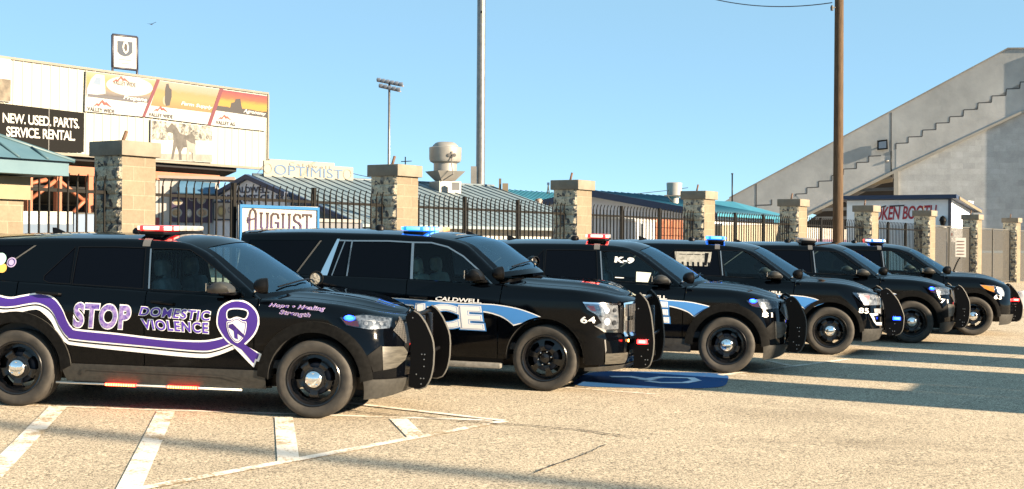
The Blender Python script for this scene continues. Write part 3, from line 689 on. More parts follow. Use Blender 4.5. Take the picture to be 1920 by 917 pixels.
def led_headlight(root, sh, poly, blue=None, pink=None, lamps=((.50, .93), (.60, .945)), bright=False, house=None):
    """lamp with dark housing, lens elements, coloured marker and a clear cover, both sides"""
    for sd in (1, -1):
        h = surf_object('headlight', [on_surface(sh, sh.body, [poly], .004, .04, .03)], house or DARKLAMP, root, sides=(sd,))
        for i, (a, v) in enumerate(lamps):
            surf_object('lamp_element', [on_surface(sh, sh.body, [ellipse((a, v), .021, .019, 14)], .009, None, None)], LED_W if bright else HOUSING, h, sides=(sd,))
        for b0, b1, v0 in ((.46, .60, .968), (.62, .73, .955)):
            if not house: surf_object('lamp_strip', [on_surface(sh, sh.body, [[(b0, v0), (b1, v0-.006), (b1, v0-.016), (b0, v0-.011)]], .010, .05, None)], HOUSING, h, sides=(sd,))
        if pink: surf_object('marker_lens', [on_surface(sh, sh.body, [pink], .010, .05, .03)], PINK, h, sides=(sd,))
        if blue and sd == 1:
            surf_object('strobe_light', [on_surface(sh, sh.body, [ellipse(blue, .055, .026, 18)], .011, None, None)], LED_B, h, sides=(sd,))
            surf_object('strobe_core', [on_surface(sh, sh.body, [ellipse(blue, .035, .013, 14)], .015, None, None)], LED_BC, h, sides=(sd,))
        surf_object('lamp_cover', [on_surface(sh, sh.body, [offset_poly(poly, .003)], .018, .04, .03)], LENS, h, sides=(sd,))
def decal(name, root, sh, polys, m, off, fn=None, ga=.07, gv=.035, label=None):
    o = surf_object(name, [on_surface(sh, fn or sh.body, polys, off, ga, gv)], m, root)
    if label: o['label'] = label
    return o
def letters(name, root, sh, body, quad, m, off, fn=None, bold=0, grow=0, shear=0, space=1.0, line=1.0, label=None):
    pts, fs = text_in_quad(body, quad, bold, grow, shear, space, line)
    o = surf_object(name, [drape(sh, fn or sh.body, pts, fs, off)], m, root)
    if label: o['label'] = label
    return o
def band(top, low): return list(top)+list(low)[::-1]
# ------------------------------------------------------------------ ground
def ground_mat():
    m = principled('weathered_asphalt', (.4, .32, .2), .9, 0, .2); t = NT(m); co = t.coord('Object')
    big = t.noise(co, .22, 5, .6); mid = t.noise(co, 2.2, 6, .65); fine = t.noise(co, 31, 5, .8); grit = t.noise(co, 62, 3, .8)
    v = t.n('ShaderNodeTexVoronoi'); v.inputs['Scale'].default_value = 85; t.l(co, v.inputs['Vector'])
    c = t.ramp(big, (.3, (.45, .39, .30)), (.7, (.53, .46, .355)))
    c = t.mix(.55, c, t.ramp(mid, (.25, (.66, .66, .66)), (.75, (1.12, 1.1, 1.08))), 'MULTIPLY')
    c = t.mix(1, c, t.ramp(fine, (.36, (.25, .23, .21)), (.50, (1, 1, 1)), (.66, (1.45, 1.43, 1.40))), 'MULTIPLY')
    c = t.mix(1, c, t.ramp(grit, (.40, (.30, .28, .26)), (.5, (1.05, 1.05, 1.05))), 'MULTIPLY')
    c = t.mix(.8, c, t.ramp(v.outputs['Distance'], (.0, (1.3, 1.28, 1.22)), (.45, (.82, .82, .82))), 'MULTIPLY')
    st = t.noise(t.coord('Object', (.35, 1, 1), (0, 0, .5)), .55, 6, .7); c = t.mix(.75, c, t.ramp(st, (.55, (1, 1, 1)), (.72, (.52, .51, .50))), 'MULTIPLY')
    t.base(c); h = t.mix(.5, fine, grit); t.bump(h, .55, .012); return m
ASPH = ground_mat()
xs = [-500, -60, -30]+list(range(-24, 41, 4))+[60, 500]; ys = [-300, -20]+list(range(-16, 76, 4))+[120, 800]
m = MB(); m.add([(x, y, gz(x, y)) for y in ys for x in xs], [(j*len(xs)+i, j*len(xs)+i+1, (j+1)*len(xs)+i+1, (j+1)*len(xs)+i) for j in range(len(ys)-1) for i in range(len(xs)-1)], 0, False)
tag(m.build('ground', ASPH), kind='structure')
def paint_mat(name, c, wear=.525):
    m = principled(name, c, .8, 0, .2); t = NT(m); co = t.coord('Object'); n1 = t.noise(co, 30, 5, .75); n2 = t.noise(co, 3, 4, .6)
    f = t.mix(.45, n1, n2); t.base(t.mix(t.ramp(f, (wear-.09, (0, 0, 0)), (wear-.02, (1, 1, 1))), (.30, .235, .15), c)); t.bump(n1, .3, .006); return m
WHITE_P = paint_mat('white_road_paint', (.70, .64, .56)); BLUE_P = paint_mat('blue_road_paint', (.012, .075, .22), .43); PALE_P = paint_mat('pale_road_paint', (.72, .80, .90), .36)
def sheet(name, pts, m, h=.004, kind='structure'):
    """painted area on the lot: world outline laid on the sloping ground"""
    P, F = poly_mesh2d([pts], .8, .8); mb = MB(); mb.add([(x, y, GA*x+GB*y+h) for x, y in P], F)
    return tag(mb.build(name, m), kind=kind)
def gp(u, v): p = on_ground(u, v); return np.array((p.x, p.y))
def stripe(name, a, b, w, m, h=.004):
    a, b = np.array(a), np.array(b); d = (b-a)/np.linalg.norm(b-a); n = np.array((-d[1], d[0]))*w/2
    return sheet(name, [tuple(a-n), tuple(b-n), tuple(b+n), tuple(a+n)], m, h)
A0 = gp(60, 761); A1 = gp(905, 788); dA = (A1-A0)/np.linalg.norm(A1-A0)
tip = gp(948, 790); stripe('parking_line', A0-dA*5, A1+dA*.1, .10, WHITE_P)
D0 = gp(292, 912); dD = (tip-D0)/np.linalg.norm(tip-D0); stripe('parking_line', D0-dD*1.2, tip-dD*.02, .11, WHITE_P, .008)
stripe('parking_line', gp(655, 757), gp(945, 790), .10, WHITE_P, .0095)
for k, (a, b) in enumerate((((-20, 896), (108, 764)), ((240, 921), (311, 772)), ((541, 866), (532, 783)), ((781, 820), (747, 786)))): stripe('hatch_line', gp(*a), gp(*b), .175, WHITE_P, .0065)
stripe('parking_line', gp(1060, 727), gp(1237, 740), .09, WHITE_P)
stripe('parking_line', gp(1140, 697), gp(1400, 704), .09, WHITE_P)
stripe('parking_line', gp(1350, 704), gp(1590, 674), .10, WHITE_P, .006); stripe('parking_line', gp(1440, 677), gp(1490, 688), .10, WHITE_P, .008)
stripe('parking_line', gp(1594, 647.5), gp(1705, 652.5), .10, WHITE_P, .005)
stripe('parking_line', gp(1830, 616), gp(1885, 621), .10, WHITE_P, .005)
# blue accessible-bay sign on the ground
c = gp(1225, 712); ax = gp(1365, 714)-c; ay = (gp(1235, 697)-gp(1210, 727))/2
sheet('accessible_bay_paint', [tuple(c+ax*math.copysign(abs(math.cos(t))**.45, math.cos(t))*1.0+ay*math.copysign(abs(math.sin(t))**.45, math.sin(t))) for t in np.linspace(0, 2*math.pi, 40)[:-1]], BLUE_P, .005)
sym = MB()
def sline(pts, w):
    for i in range(len(pts)-1):
        a, b = np.array(pts[i]), np.array(pts[i+1]); d = (b-a)/np.linalg.norm(b-a); n = np.array((-d[1], d[0]))*w/2
        q = [a-n-d*w*.3, b-n+d*w*.3, b+n+d*w*.3, a+n-d*w*.3]; sym.add([(x, y, GA*x+GB*y+.010+.001*i) for x, y in q], [(0, 1, 2, 3)])
sline([gp(*p) for p in ((1150, 707.5), (1180, 707.5), (1222, 714))], .13); sline([gp(*p) for p in ((1205, 713), (1240, 708.5), (1295, 710), (1306, 715))], .12); sline([gp(*p) for p in ((1216, 716), (1240, 719), (1285, 719), (1306, 715))], .11)
tag(sym.build('accessible_symbol', PALE_P), kind='structure')
# cracks
CRK = noisy('crack_black', (.012, .01, .008), (.05, .04, .03), 8, .9)
rnd = random.Random(5)
def crack(pts, w):
    P = [gp(*p) for p in pts]; Q = []
    for i in range(len(P)-1):
        n = max(2, int(np.linalg.norm(P[i+1]-P[i])/.05))
        for k in range(n): Q.append(P[i]+(P[i+1]-P[i])*k/n+np.array((rnd.uniform(-.012, .012), rnd.uniform(-.012, .012))))
    Q.append(P[-1]); mb = MB(); v = []
    for i, q in enumerate(Q):
        d = Q[min(i+1, len(Q)-1)]-Q[max(i-1, 0)]; d = d/(np.linalg.norm(d)+1e-9); nn = np.array((-d[1], d[0])); ww = w*rnd.uniform(.25, 1.2)
        for s_ in (-1, 1): p = q+nn*ww*s_/2; v.append((p[0], p[1], GA*p[0]+GB*p[1]+.0125))
    mb.add(v, [(2*i, 2*i+2, 2*i+3, 2*i+1) for i in range(len(Q)-1)]); tag(mb.build('pavement_crack', CRK), kind='structure')
crack([(648, 768), (665, 773), (720, 778), (800, 784), (900, 794), (1000, 800), (1090, 808), (1165, 819)], .03)
crack([(1165, 819), (1260, 826), (1380, 829), (1460, 832), (1530, 836)], .010)
crack([(998, 890), (1040, 874), (1092, 855), (1135, 836)], .022); crack([(1092, 855), (1180, 838), (1250, 830)], .006)
crack([(1800, 688), (1860, 680), (1915, 666)], .012); crack([(1440, 733), (1520, 727), (1600, 731), (1700, 735)], .012)

# ------------------------------------------------------------------ surroundings: materials
def block_mat(name, c1, c2, mortar, bw, bh, rough=.9, axis='x', bump=.35, off=.5):
    m = principled(name, c1, rough, 0, .2); t = NT(m)
    tc = t.n('ShaderNodeTexCoord'); sp = t.n('ShaderNodeSeparateXYZ'); cb = t.n('ShaderNodeCombineXYZ'); t.l(tc.outputs['Object'], sp.inputs[0]); t.l(sp.outputs[0 if axis == 'x' else 1], cb.inputs[0]); t.l(sp.outputs[2], cb.inputs[1])
    br = t.n('ShaderNodeTexBrick', offset=off); br.inputs['Scale'].default_value = 1; br.inputs['Brick Width'].default_value = bw; br.inputs['Row Height'].default_value = bh; br.inputs['Mortar Size'].default_value = .009; br.inputs['Mortar Smooth'].default_value = .4; br.inputs['Bias'].default_value = 0
    for i, cc in ((1, c1), (2, c2), (3, mortar)): br.inputs[i].default_value = (*cc, 1)
    t.l(cb.outputs[0], br.inputs['Vector']); co = t.coord('Object'); n = t.noise(co, 18, 6, .7); n2 = t.noise(co, 1.5, 5, .6)
    c = t.mix(.6, br.outputs['Color'], t.ramp(n, (.3, (.72, .72, .72)), (.7, (1.15, 1.15, 1.15))), 'MULTIPLY'); c = t.mix(.5, c, t.ramp(n2, (.35, (.78, .77, .75)), (.65, (1.1, 1.1, 1.1))), 'MULTIPLY'); t.base(c)
    inv = t.n('ShaderNodeMath', operation='SUBTRACT'); inv.inputs[0].default_value = 1; t.l(br.outputs['Fac'], inv.inputs[1]); mx = t.mix(.25, inv.outputs[0], n); t.bump(mx, bump, .012); return m
BLOCK = block_mat('tan_block', (.172, .143, .104), (.198, .166, .12), (.23, .20, .15), .406, .203)
def rock_mat():
    m = principled('split_stone', (.2, .2, .2), .95, 0, .2); t = NT(m); co = t.coord('Object'); w = t.noise(co, 6, 3, .6)
    d = t.n('ShaderNodeVectorMath', operation='MULTIPLY_ADD'); cbx = t.n('ShaderNodeCombineXYZ'); t.l(w, cbx.inputs[0]); t.l(w, cbx.inputs[2]); d.inputs[1].default_value = (.25, .25, .25); t.l(cbx.outputs[0], d.inputs[0]); t.l(co, d.inputs[2])
    v = t.n('ShaderNodeTexVoronoi'); v.inputs['Scale'].default_value = 11; v.inputs['Randomness'].default_value = 1; t.l(d.outputs[0], v.inputs['Vector'])
    sep = t.n('ShaderNodeSeparateColor'); t.l(v.outputs['Color'], sep.inputs[0])
    c = t.ramp(sep.outputs[0], (.22, (.10, .105, .11)), (.34, (.20, .195, .18)), (.44, (.42, .37, .28)), (.9, (.56, .50, .38)))
    n = t.noise(co, 26, 5, .7); c = t.mix(.9, c, t.ramp(n, (.32, (.35, .35, .36)), (.5, (1.1, 1.1, 1.1))), 'MULTIPLY'); t.base(c); t.bump(n, .9, .03); return m
ROCK = rock_mat()
CAPM = noisy('concrete_cap', (.155, .135, .105), (.20, .175, .138), 5, .9, .3, 60, .008)
FENCE = principled('fence_bronze', (.008, .0074, .0065), .55, 0, .15)
TEAL = noisy('teal_metal_roof', (.030, .165, .235), (.040, .20, .28), 3, .45, 0, None, .01, .0)
TEAL_P = noisy('pale_teal_metal', (.055, .115, .15), (.07, .135, .17), 3, .5)
GREYROOF = noisy('grey_metal_roof', (.12, .165, .19), (.155, .20, .225), .8, .5, 0, None, .01, 0, .5)
WHITE_W = noisy('white_painted_wall', (.34, .325, .30), (.40, .385, .36), 2, .8)
GREY_W = noisy('grey_painted_siding', (.50, .54, .62), (.56, .60, .68), 2, .8)
NAVY = principled('navy_trim', (.012, .03, .075), .6)
CREAM = noisy('cream_siding', (.285, .287, .245), (.32, .32, .275), 1.2, .6)
CONC = noisy('board_formed_concrete', (.25, .262, .27), (.35, .362, .37), .35, .9, .3, 4, .02)
ORANGE = noisy('orange_steel', (.25, .085, .042), (.30, .105, .055), 3, .6)
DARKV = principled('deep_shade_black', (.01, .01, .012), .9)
GALV = noisy('galvanised_steel', (.16, .157, .153), (.22, .213, .206), 4, .42, 0, None, .01, .7)
WOOD = noisy('weathered_pole_wood', (.06, .040, .026), (.105, .072, .046), 5, .9, .5, 30, .01, 0, .2, (6, 6, .5))

FU = np.array((.5620, .8272)); FN = np.array((.8272, -.5620)); FB = -FN      # along the fence, towards the lot, behind
P1 = np.array((-5.4686, 19.1913)); STEP = np.hypot(3.4279, 5.0458)
FANG = math.atan2(FU[1], FU[0])
def frame_at(p, z=None):
    """local frame: x along the fence, y away from the lot, z up"""
    M = Matrix.Rotation(FANG, 4, 'Z'); M.translation = (p[0], p[1], gz(p[0], p[1]) if z is None else z); return M
ORD = ['first', 'second', 'third', 'fourth', 'fifth', 'sixth', 'seventh', 'eighth', 'ninth']
PT = CAMH+1.4322
# ------------------------------------------------------------------ stone pillars
def rough_face(w, h, depth, cell=.022):
    """split-stone block face as relief: u across, v up"""
    r = np.random.RandomState(3); nx, nz = int(w/cell), int(h/cell); g = r.rand(nz//3+3, nx//3+3); g2 = r.rand(nz+2, nx+2)
    def samp(j, i):
        y, x = j/3, i/3; a, b = int(y), int(x); fy, fx = y-a, x-b
        return (g[a, b]*(1-fx)+g[a, b+1]*fx)*(1-fy)+(g[a+1, b]*(1-fx)+g[a+1, b+1]*fx)*fy
    V = []; F = []
    for j in range(nz+1):
        z = h*j/nz; row = (z % .203)/.203; m_ = min(1, min(row, 1-row)*7)
        for i in range(nx+1):
            x = w*i/nx; e = min(1, min(i, nx-i)/2.5)
            V.append((x, -depth*m_*e*(.15+.65*samp(j, i)+.25*g2[j, i]), z))
    for j in range(nz):
        for i in range(nx): a = j*(nx+1)+i; F.append((a, a+1, a+nx+2, a+nx+1))
    return V, F
PIL0 = None; PH = 3.4; SW = .60; CW = .08
pil_label = ['widest and nearest stone pillar, left of the white and blue month sign', 'stone pillar just right of the white and blue month sign', 'stone pillar between the exhaust fan roof and the teal gable, third from left', 'stone pillar below the white roof vent, with a flat cap', 'stone pillar left of the wooden utility pole, before the concrete stand', 'stone pillar just right of the wooden utility pole', 'stone pillar standing before the end of the red script lettering', 'stone pillar right of the hanging white notice board', 'stone pillar nearest the right edge of the view']
for i in range(9):
    p = P1+FU*STEP*i; g0 = gz(*p)
    if PIL0 is None:
        rt = thing('stone_pillar', None, None, M=frame_at(p, PT-PH))
        c = MB().box((SW/2, SW/2, PH/2-.1), (SW, SW-.004, PH-.2)); c.build('block_core', BLOCK, rt)
        V, F = rough_face(SW-.004, PH-.205, .045); f = MB(); f.add([(y, SW-.002-x, z) for x, y, z in V], F, 0, False); f.build('split_stone_face', ROCK, rt)
        f = MB(); f.add([(SW-y, x+.002, z) for x, y, z in V], F, 0, False); f.build('split_stone_face', ROCK, rt)
        MB().box((SW/2, SW/2, PH-.105), (SW+CW*1.4, SW+CW*1.4, .21), None, 0, .012).build('cap', CAPM, rt)
        b = MB().tube([(SW*.5, SW*.62, PH-.01), (SW*.5+.08, SW*.62, PH+.17)], .026, 6); b.build('flag_bracket', principled('rusty_iron', (.10, .055, .035), .8), rt); PIL0 = rt
    else: rt = copy_tree(PIL0); rt.matrix_world = frame_at(p, PT-PH)
    tag(rt, pil_label[i], 'pillar', 'stone pillars along the fence')
# ------------------------------------------------------------------ fence panels
pk = MB().box((0, 0, 1.12), (.022, .022, 2.24)); pk.tube([(0, 0, 2.23), (0, -.008, 2.29), (0, -.032, 2.345)], .012, 4)
PK_ME = None; FT = 2.86
def fence_panel(p, L, label, n_posts=2, mesh=None, skip=0):
    global PK_ME
    zb = FT-2.345; rt = thing('picket_fence_panel', label, 'fence', M=frame_at(p, zb), group='fence panels between the stone pillars')
    for z in (2.11, .25): MB().box((L/2, .0, z), (L, .036, .045)).build('rail', FENCE, rt)
    for k in range(n_posts): MB().box((L*(k+1)/(n_posts+1), 0, 1.17), (.062, .062, 2.36)).build('post', FENCE, rt)
    n = int(L/.152)
    for k in range(n):
        x = (k+.5)*L/n
        if PK_ME is None: o = pk.build('picket', FENCE, rt); PK_ME = o.data
        else: o = bpy.data.objects.new('picket', PK_ME); COL.objects.link(o); o.parent = rt
        o.location = (x, -.02, 0)
    return rt
MESHM = bpy.data.materials.new('wire_mesh_screen'); MESHM.use_nodes = True
_t = NT(MESHM); _b = _t.b; _b.inputs['Base Color'].default_value = (.04, .038, .034, 1); _b.inputs['Roughness'].default_value = .7; _b.inputs['Alpha'].default_value = .66
def gate(p, L, label):
    zb = FT-2.36; rt = thing('mesh_gate', label, 'gate', M=frame_at(p, zb), group='mesh gates between the end pillars')
    for a, b in ((0, L*.5), (L*.5, L)):
        for x in (a+.04, b-.04): MB().box((x, 0, 1.2), (.05, .05, 2.3)).build('gate_post', GREYED, rt)
        for z in (.1, 2.32): MB().box(((a+b)/2, 0, z), (b-a-.13, .04, .04)).build('rail', GREYED, rt)
        MB().box(((a+b)/2, .01, 1.2), (b-a-.14, .006, 2.16)).build('mesh_screen', MESHM, rt)
MID = FB*SW/2
spans = ['black picket fence panel between the blue-roofed hut and the widest stone pillar', 'black picket fence panel behind the white and blue month sign', 'black picket fence panel behind the blue light bar, before the grey roof', 'black picket fence panel before the orange boards and the teal gable', 'black picket fence panel before the teal hipped roof', 'black picket fence panel crossed by the wooden utility pole', 'black picket fence panel before the red script lettering']
q0 = P1-FU*3.1; fence_panel(q0+MID, 3.1, spans[0], 1)
for i in range(6): fence_panel(P1+FU*(STEP*i+SW)+MID, STEP-SW, spans[i+1])
gate(P1+FU*(STEP*6+SW)+MID, STEP-SW, 'taupe mesh gate left of the pillar beside the white notice board'); gate(P1+FU*(STEP*7+SW)+MID, STEP-SW, 'taupe mesh gate between the last two stone pillars on the right')
gate(P1+FU*(STEP*8+SW)+MID, STEP-SW, 'taupe mesh gate right of the last stone pillar, cut by the right edge')
# ------------------------------------------------------------------ helpers for flat signs and buildings
def V3(p, z): return Vector((p[0], p[1], z))
class Plane:
    """vertical plane: origin p (x, y), horizontal direction d; local (s, z); front side faces n"""
    def __init__(s, p, d, n): s.p = np.array(p, float); s.d = np.array(d)/np.linalg.norm(d); s.n = np.array(n)/np.linalg.norm(n)
    def hit(s, u, v):
        r = ray(u, v); nn = np.array((s.d[1], -s.d[0])); t = (s.p@nn)/(r[:2]@nn); q = r[:2]*t-s.p; return (float(q@s.d), float(CAMH+r[2]*t))
    def P(s, a, z, off=0): q = s.p+s.d*a+s.n*off; return Vector((q[0], q[1], z))
    def trace(s, *uv): return [s.hit(*q) for q in uv]
def slab(pl, poly, d0, d1, mb=None, mi=0):
    mb = mb or MB(); mb.prism(poly, lambda a, b, d: pl.P(a, b, d), d0, d1, mi); return mb
def flat(pl, polys, off, mb=None, mi=0):
    P, F = poly_mesh2d(polys, None, None); mb = mb or MB(); mb.add([pl.P(a, b, off) for a, b in P], F, mi); return mb
def flat_text(pl, body, quad, off, bold=0, shear=0, space=1.0, line=1.0, grow=0):
    P, F = text_in_quad(body, quad, bold, grow, shear, space, line, None, None); mb = MB(); mb.add([pl.P(a, b, off) for a, b in P], F); return mb
def root_at(pl, name, label, cat, a, z, group=None): q = pl.P(a, z); return thing(name, label, cat, q, group), q

# ------------------------------------------------------------------ blue-roofed hut on the left
C = np.array((-5.67, 17.5)); hz = gz(*C)
hut = thing('ticket_hut', 'tan block hut with a pale blue metal hip roof at the left edge', 'hut', V3(C, hz)); O = hut.location
ev, fb = 2.94, 2.76
def hp(a, b, z): q = C-FU*a+FB*b; return Vector((q[0], q[1], z))     # a back along the fence to the left, b away from the lot
w = MB(); w.hexa([hp(.38, .40, hz-.3), hp(.99, .40, hz-.3), hp(.99, 1.01, hz-.3), hp(.38, 1.01, hz-.3)], [hp(.38, .40, 2.45), hp(.99, .40, 2.45), hp(.99, 1.01, 2.45), hp(.38, 1.01, 2.45)])
M = Matrix.Rotation(FANG, 4, 'Z'); M.translation = O; hut.matrix_world = M; Mi = M.inverted()
def local(mb, Mi): mb.v = [tuple(Mi @ Vector(v)) for v in mb.v]; return mb
local(w, Mi).build('corner_column', BLOCK, hut)
w = MB(); w.hexa([hp(1.0, .5, hz-.3), hp(3.4, .5, hz-.3), hp(3.4, 2.8, hz-.3), hp(1.0, 2.8, hz-.3)], [hp(1.0, .5, 2.45), hp(3.4, .5, 2.45), hp(3.4, 2.8, 2.45), hp(1.0, 2.8, 2.45)]); local(w, Mi).build('wall', TEAL_P, hut)
w = MB(); w.hexa([hp(.32, .34, 2.45), hp(3.4, .34, 2.45), hp(3.4, 2.9, 2.45), hp(.32, 2.9, 2.45)], [hp(.32, .34, 2.74), hp(3.4, .34, 2.74), hp(3.4, 2.9, 2.74), hp(.32, 2.9, 2.74)]); local(w, Mi).build('lintel', noisy('cream_block', (0.203, 0.176, 0.113), (0.225, 0.194, 0.126), 6, .9), hut)
w = MB(); e0 = [hp(0, 0, fb), hp(3.8, 0, fb), hp(3.8, 3.2, fb), hp(0, 3.2, fb)]; w.hexa(e0, [Vector((v.x, v.y, ev)) for v in e0]); local(w, Mi).build('fascia', TEAL_P, hut)
w = MB(); top = [hp(1.6, 1.6, ev+.78), hp(2.2, 1.6, ev+.78)]; e1 = [hp(-.06, -.06, ev+.003), hp(3.86, -.06, ev+.003), hp(3.86, 3.26, ev+.003), hp(-.06, 3.26, ev+.003)]
w.add(e1+top, [(0, 1, 5, 4), (1, 2, 5), (2, 3, 4, 5), (3, 0, 4)]); rf = local(w, Mi).build('roof', TEAL_P, hut)
w = MB()
for a in np.arange(.35, 3.8, .42):
    t = min(1, a/1.66, (3.86-a)/1.66); w.tube([hp(a, -.05, ev+.012), hp(a, -.05+1.6*t, ev+.012+.78*t)], .018, 4)
w.tube([hp(-.05, -.05, ev+.01), hp(1.6, 1.6, ev+.79)], .03, 5); local(w, Mi).build('roof_rib', noisy('dark_teal_rib', (.03, .07, .09), (.05, .1, .12), 3, .5), hut)

# ------------------------------------------------------------------ grandstand back with its sign boards
BP = Plane((-10.80, 60.0), FU, FN)
zb, zt = 5.25, 8.46
gs = thing('grandstand', 'tall cream metal back of a grandstand carrying sponsor boards, at left', 'grandstand', BP.P(-9, gz(-18, 50))); O = gs.location
pn = MB()
for x0 in np.arange(-17.6, 0, .0001+17.6/44):
    pass
prof = []; s_ = -17.6
while s_ < -.02: prof += [(s_, 0), (s_+.30, 0), (s_+.33, .028), (s_+.37, .028)]; s_ += .40
prof = [q for q in prof if q[0] <= 0]+[(0, 0)]
n = len(prof); pn.add([BP.P(a, zb, d) for a, d in prof]+[BP.P(a, zt, d) for a, d in prof], [(i, i+1, n+i+1, n+i) for i in range(n-1)])
slab(BP, [(-17.6, zb), (0, zb), (0, zt), (-17.6, zt)], -.12, -.01, pn); pn.build('siding', CREAM, gs, O)
tr = MB(); slab(BP, [(-17.7, zt), (.06, zt), (.06, zt+.09), (-17.7, zt+.09)], -.14, .07, tr); slab(BP, [(-17.7, zb-.10), (.06, zb-.10), (.06, zb-.002), (-17.7, zb-.002)], -.14, .07, tr); slab(BP, [(.002, zb), (.09, zb), (.09, zt), (.002, zt)], -.14, .07, tr); tr.build('edge_trim', noisy('trim_grey', (0.135, 0.126, 0.104), (0.162, 0.153, 0.126), 2, .6), gs, O)
dk = MB()
def bq(a, d, z): return BP.P(a, z, -d)
a1 = BP.hit(448, 313)[0]
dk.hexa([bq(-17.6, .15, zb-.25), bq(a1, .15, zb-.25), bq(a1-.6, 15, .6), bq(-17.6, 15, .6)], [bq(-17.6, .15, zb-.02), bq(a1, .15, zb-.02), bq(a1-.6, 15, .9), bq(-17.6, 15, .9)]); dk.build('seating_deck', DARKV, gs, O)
dk = MB()
for d in (2.5, 5, 7.5): dk.hexa([bq(-17.6, d, zb-.55-d*.30), bq(a1-.3, d, zb-.55-d*.30), bq(a1-.3, d+.25, zb-.55-d*.30), bq(-17.6, d+.25, zb-.55-d*.30)], [bq(-17.6, d, zb-.3-d*.30), bq(a1-.3, d, zb-.3-d*.30), bq(a1-.3, d+.25, zb-.3-d*.30), bq(-17.6, d+.25, zb-.3-d*.30)])
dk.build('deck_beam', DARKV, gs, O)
zo = BP.hit(155, 320)[1]
for a0, aa, z0 in ((-17.6, BP.hit(420, 330)[0], zo),): slab(BP, [(a0, z0-.17), (aa, z0-.17), (aa, z0+.17), (a0, z0+.17)], -.45, -.25).build('girder', ORANGE, gs, O)
for u in (66, 121, 180, 238, 318): a = BP.hit(u, 330)[0]; slab(BP, [(a-.11, 0), (a+.11, 0), (a+.11, zo-.18), (a-.11, zo-.18)], -.5, -.28).build('column', ORANGE, gs, O)
for (u0, v0), (u1, v1) in (((121, 336), (172, 378)), ((121, 336), (72, 372)), ((66, 345), (100, 337)), ((180, 368), (150, 398))):
    p0, p1 = BP.hit(u0, v0), BP.hit(u1, v1); MB().tube([BP.P(*p0, -.40), BP.P(*p1, -.40)], .09, 4).build('brace', ORANGE, gs, O)
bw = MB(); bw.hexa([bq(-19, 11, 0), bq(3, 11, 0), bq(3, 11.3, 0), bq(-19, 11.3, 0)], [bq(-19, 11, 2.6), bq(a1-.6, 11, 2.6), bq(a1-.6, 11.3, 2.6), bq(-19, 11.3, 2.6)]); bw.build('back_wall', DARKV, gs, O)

def board(name, label, quad, m, off=.06, th=.05, cat='sign', group=None):
    """flat sign board on the siding: quad traced bl, br, tr, tl"""
    q = BP.trace(*quad); o = BP.P(q[0][0], q[0][1], off); rt = thing(name, label, cat, o, group); slab(BP, q, off, off+th).build('panel', m, rt, o); return rt, o, q, off+th
BLACKS = principled('black_sign_face', (.006, .006, .006), .7, 0, .1); WHITES = principled('white_sign_face', (.30, .298, .285), .6); TXT_W = principled('white_lettering', (.34, .335, .32), .6); TXT_R = principled('red_lettering', (.36, .02, .035), .6); TXT_K = principled('dark_lettering', (.02, .018, .02), .6); MAROON = principled('maroon_strip', (.085, .010, .02), .6)
rt, o, q, f = board('sign_board', 'black board lettered in white capitals on the left of the cream siding', [(-60, 281), (153.5, 285.5), (154.5, 212), (-60, 187)], BLACKS)
flat_text(BP, 'NEW. USED. PARTS.', BP.trace((1, 230), (144.5, 241.5), (144.5, 223), (1, 211.5)), f+.012, .022, 0, .92).build('lettering', TXT_W, rt, o)
flat_text(BP, 'SERVICE. RENTAL.', BP.trace((8, 256), (137, 264.5), (137, 246), (8, 237)), f+.012, .022, 0, .92).build('lettering', TXT_W, rt, o)
a = BP.hit(88, 240)[0]; flat(BP, [[(a-.015, q[0][1]), (a+.015, q[0][1]), (a+.015, q[3][1]), (a-.015, q[3][1])]], f+.006).build('panel_joint', principled('joint_grey', (.12, .12, .12), .6), rt, o)
# printed boards with photographs
def print_mat(name, stops, horizontal=False):
    m = principled(name, (.5, .5, .5), .6); t = NT(m); tc = t.n('ShaderNodeTexCoord'); sp = t.n('ShaderNodeSeparateXYZ'); t.l(tc.outputs['Generated'], sp.inputs[0])
    n = t.noise(t.coord('Object', (1, 1, 3)), 3, 5, .65); mul = t.n('ShaderNodeMath', operation='MULTIPLY_ADD'); t.l(n, mul.inputs[0]); mul.inputs[1].default_value = .22
    sub = t.n('ShaderNodeMath', operation='SUBTRACT'); t.l(sp.outputs[2], sub.inputs[0]); sub.inputs[1].default_value = .11; t.l(sub.outputs[0], mul.inputs[2]); t.base(t.ramp(mul.outputs[0], *stops)); return m
def logo(rt, o, f, tri, quad, word):
    q = BP.trace(*tri); mb = flat(BP, [q], f+.02); mb.build('mountain_logo', principled('logo_red', (0.216, 0.027, 0.0225), .6), rt, o)
    flat_text(BP, word, BP.trace(*quad), f+.02, .015, 0, 1.05).build('lettering', TXT_K, rt, o)
def mountain(u, v, w, h): return [(u, v+h), (u+w*.22, v+h*.45), (u+w*.30, v+h*.6), (u+w*.50, v), (u+w*.63, v+h*.40), (u+w*.70, v+h*.30), (u+w, v+h*1.1), (u+w*.72, v+h*.7), (u+w*.6, v+h*.78), (u+w*.48, v+h*.35), (u+w*.32, v+h*.9), (u+w*.22, v+h*.75)]
rt, o, q, f = board('sign_board', 'white sponsor board with a white tanker truck and the word Propane', [(155.7, 209), (264, 219), (293, 150), (158, 133)], WHITES)
flat(BP, [BP.trace((157.5, 181), (273, 193), (292, 151), (158.5, 134))], f+.006).build('photo_print', print_mat('propane_print', [(.1, (0.031, 0.0279, 0.031)), (.25, (0.093, 0.0806, 0.0744)), (.5, (0.171, 0.112, 0.0372)), (.75, (0.186, 0.13, 0.0496)), (1, (0.18, 0.155, 0.112))]), rt, o)
flat(BP, [BP.trace(*ellipse((239, 162), 44, 18, 26, .10))], f+.010).build('tank_print', principled('tank_white', (0.279, 0.27, 0.248), .6), rt, o)
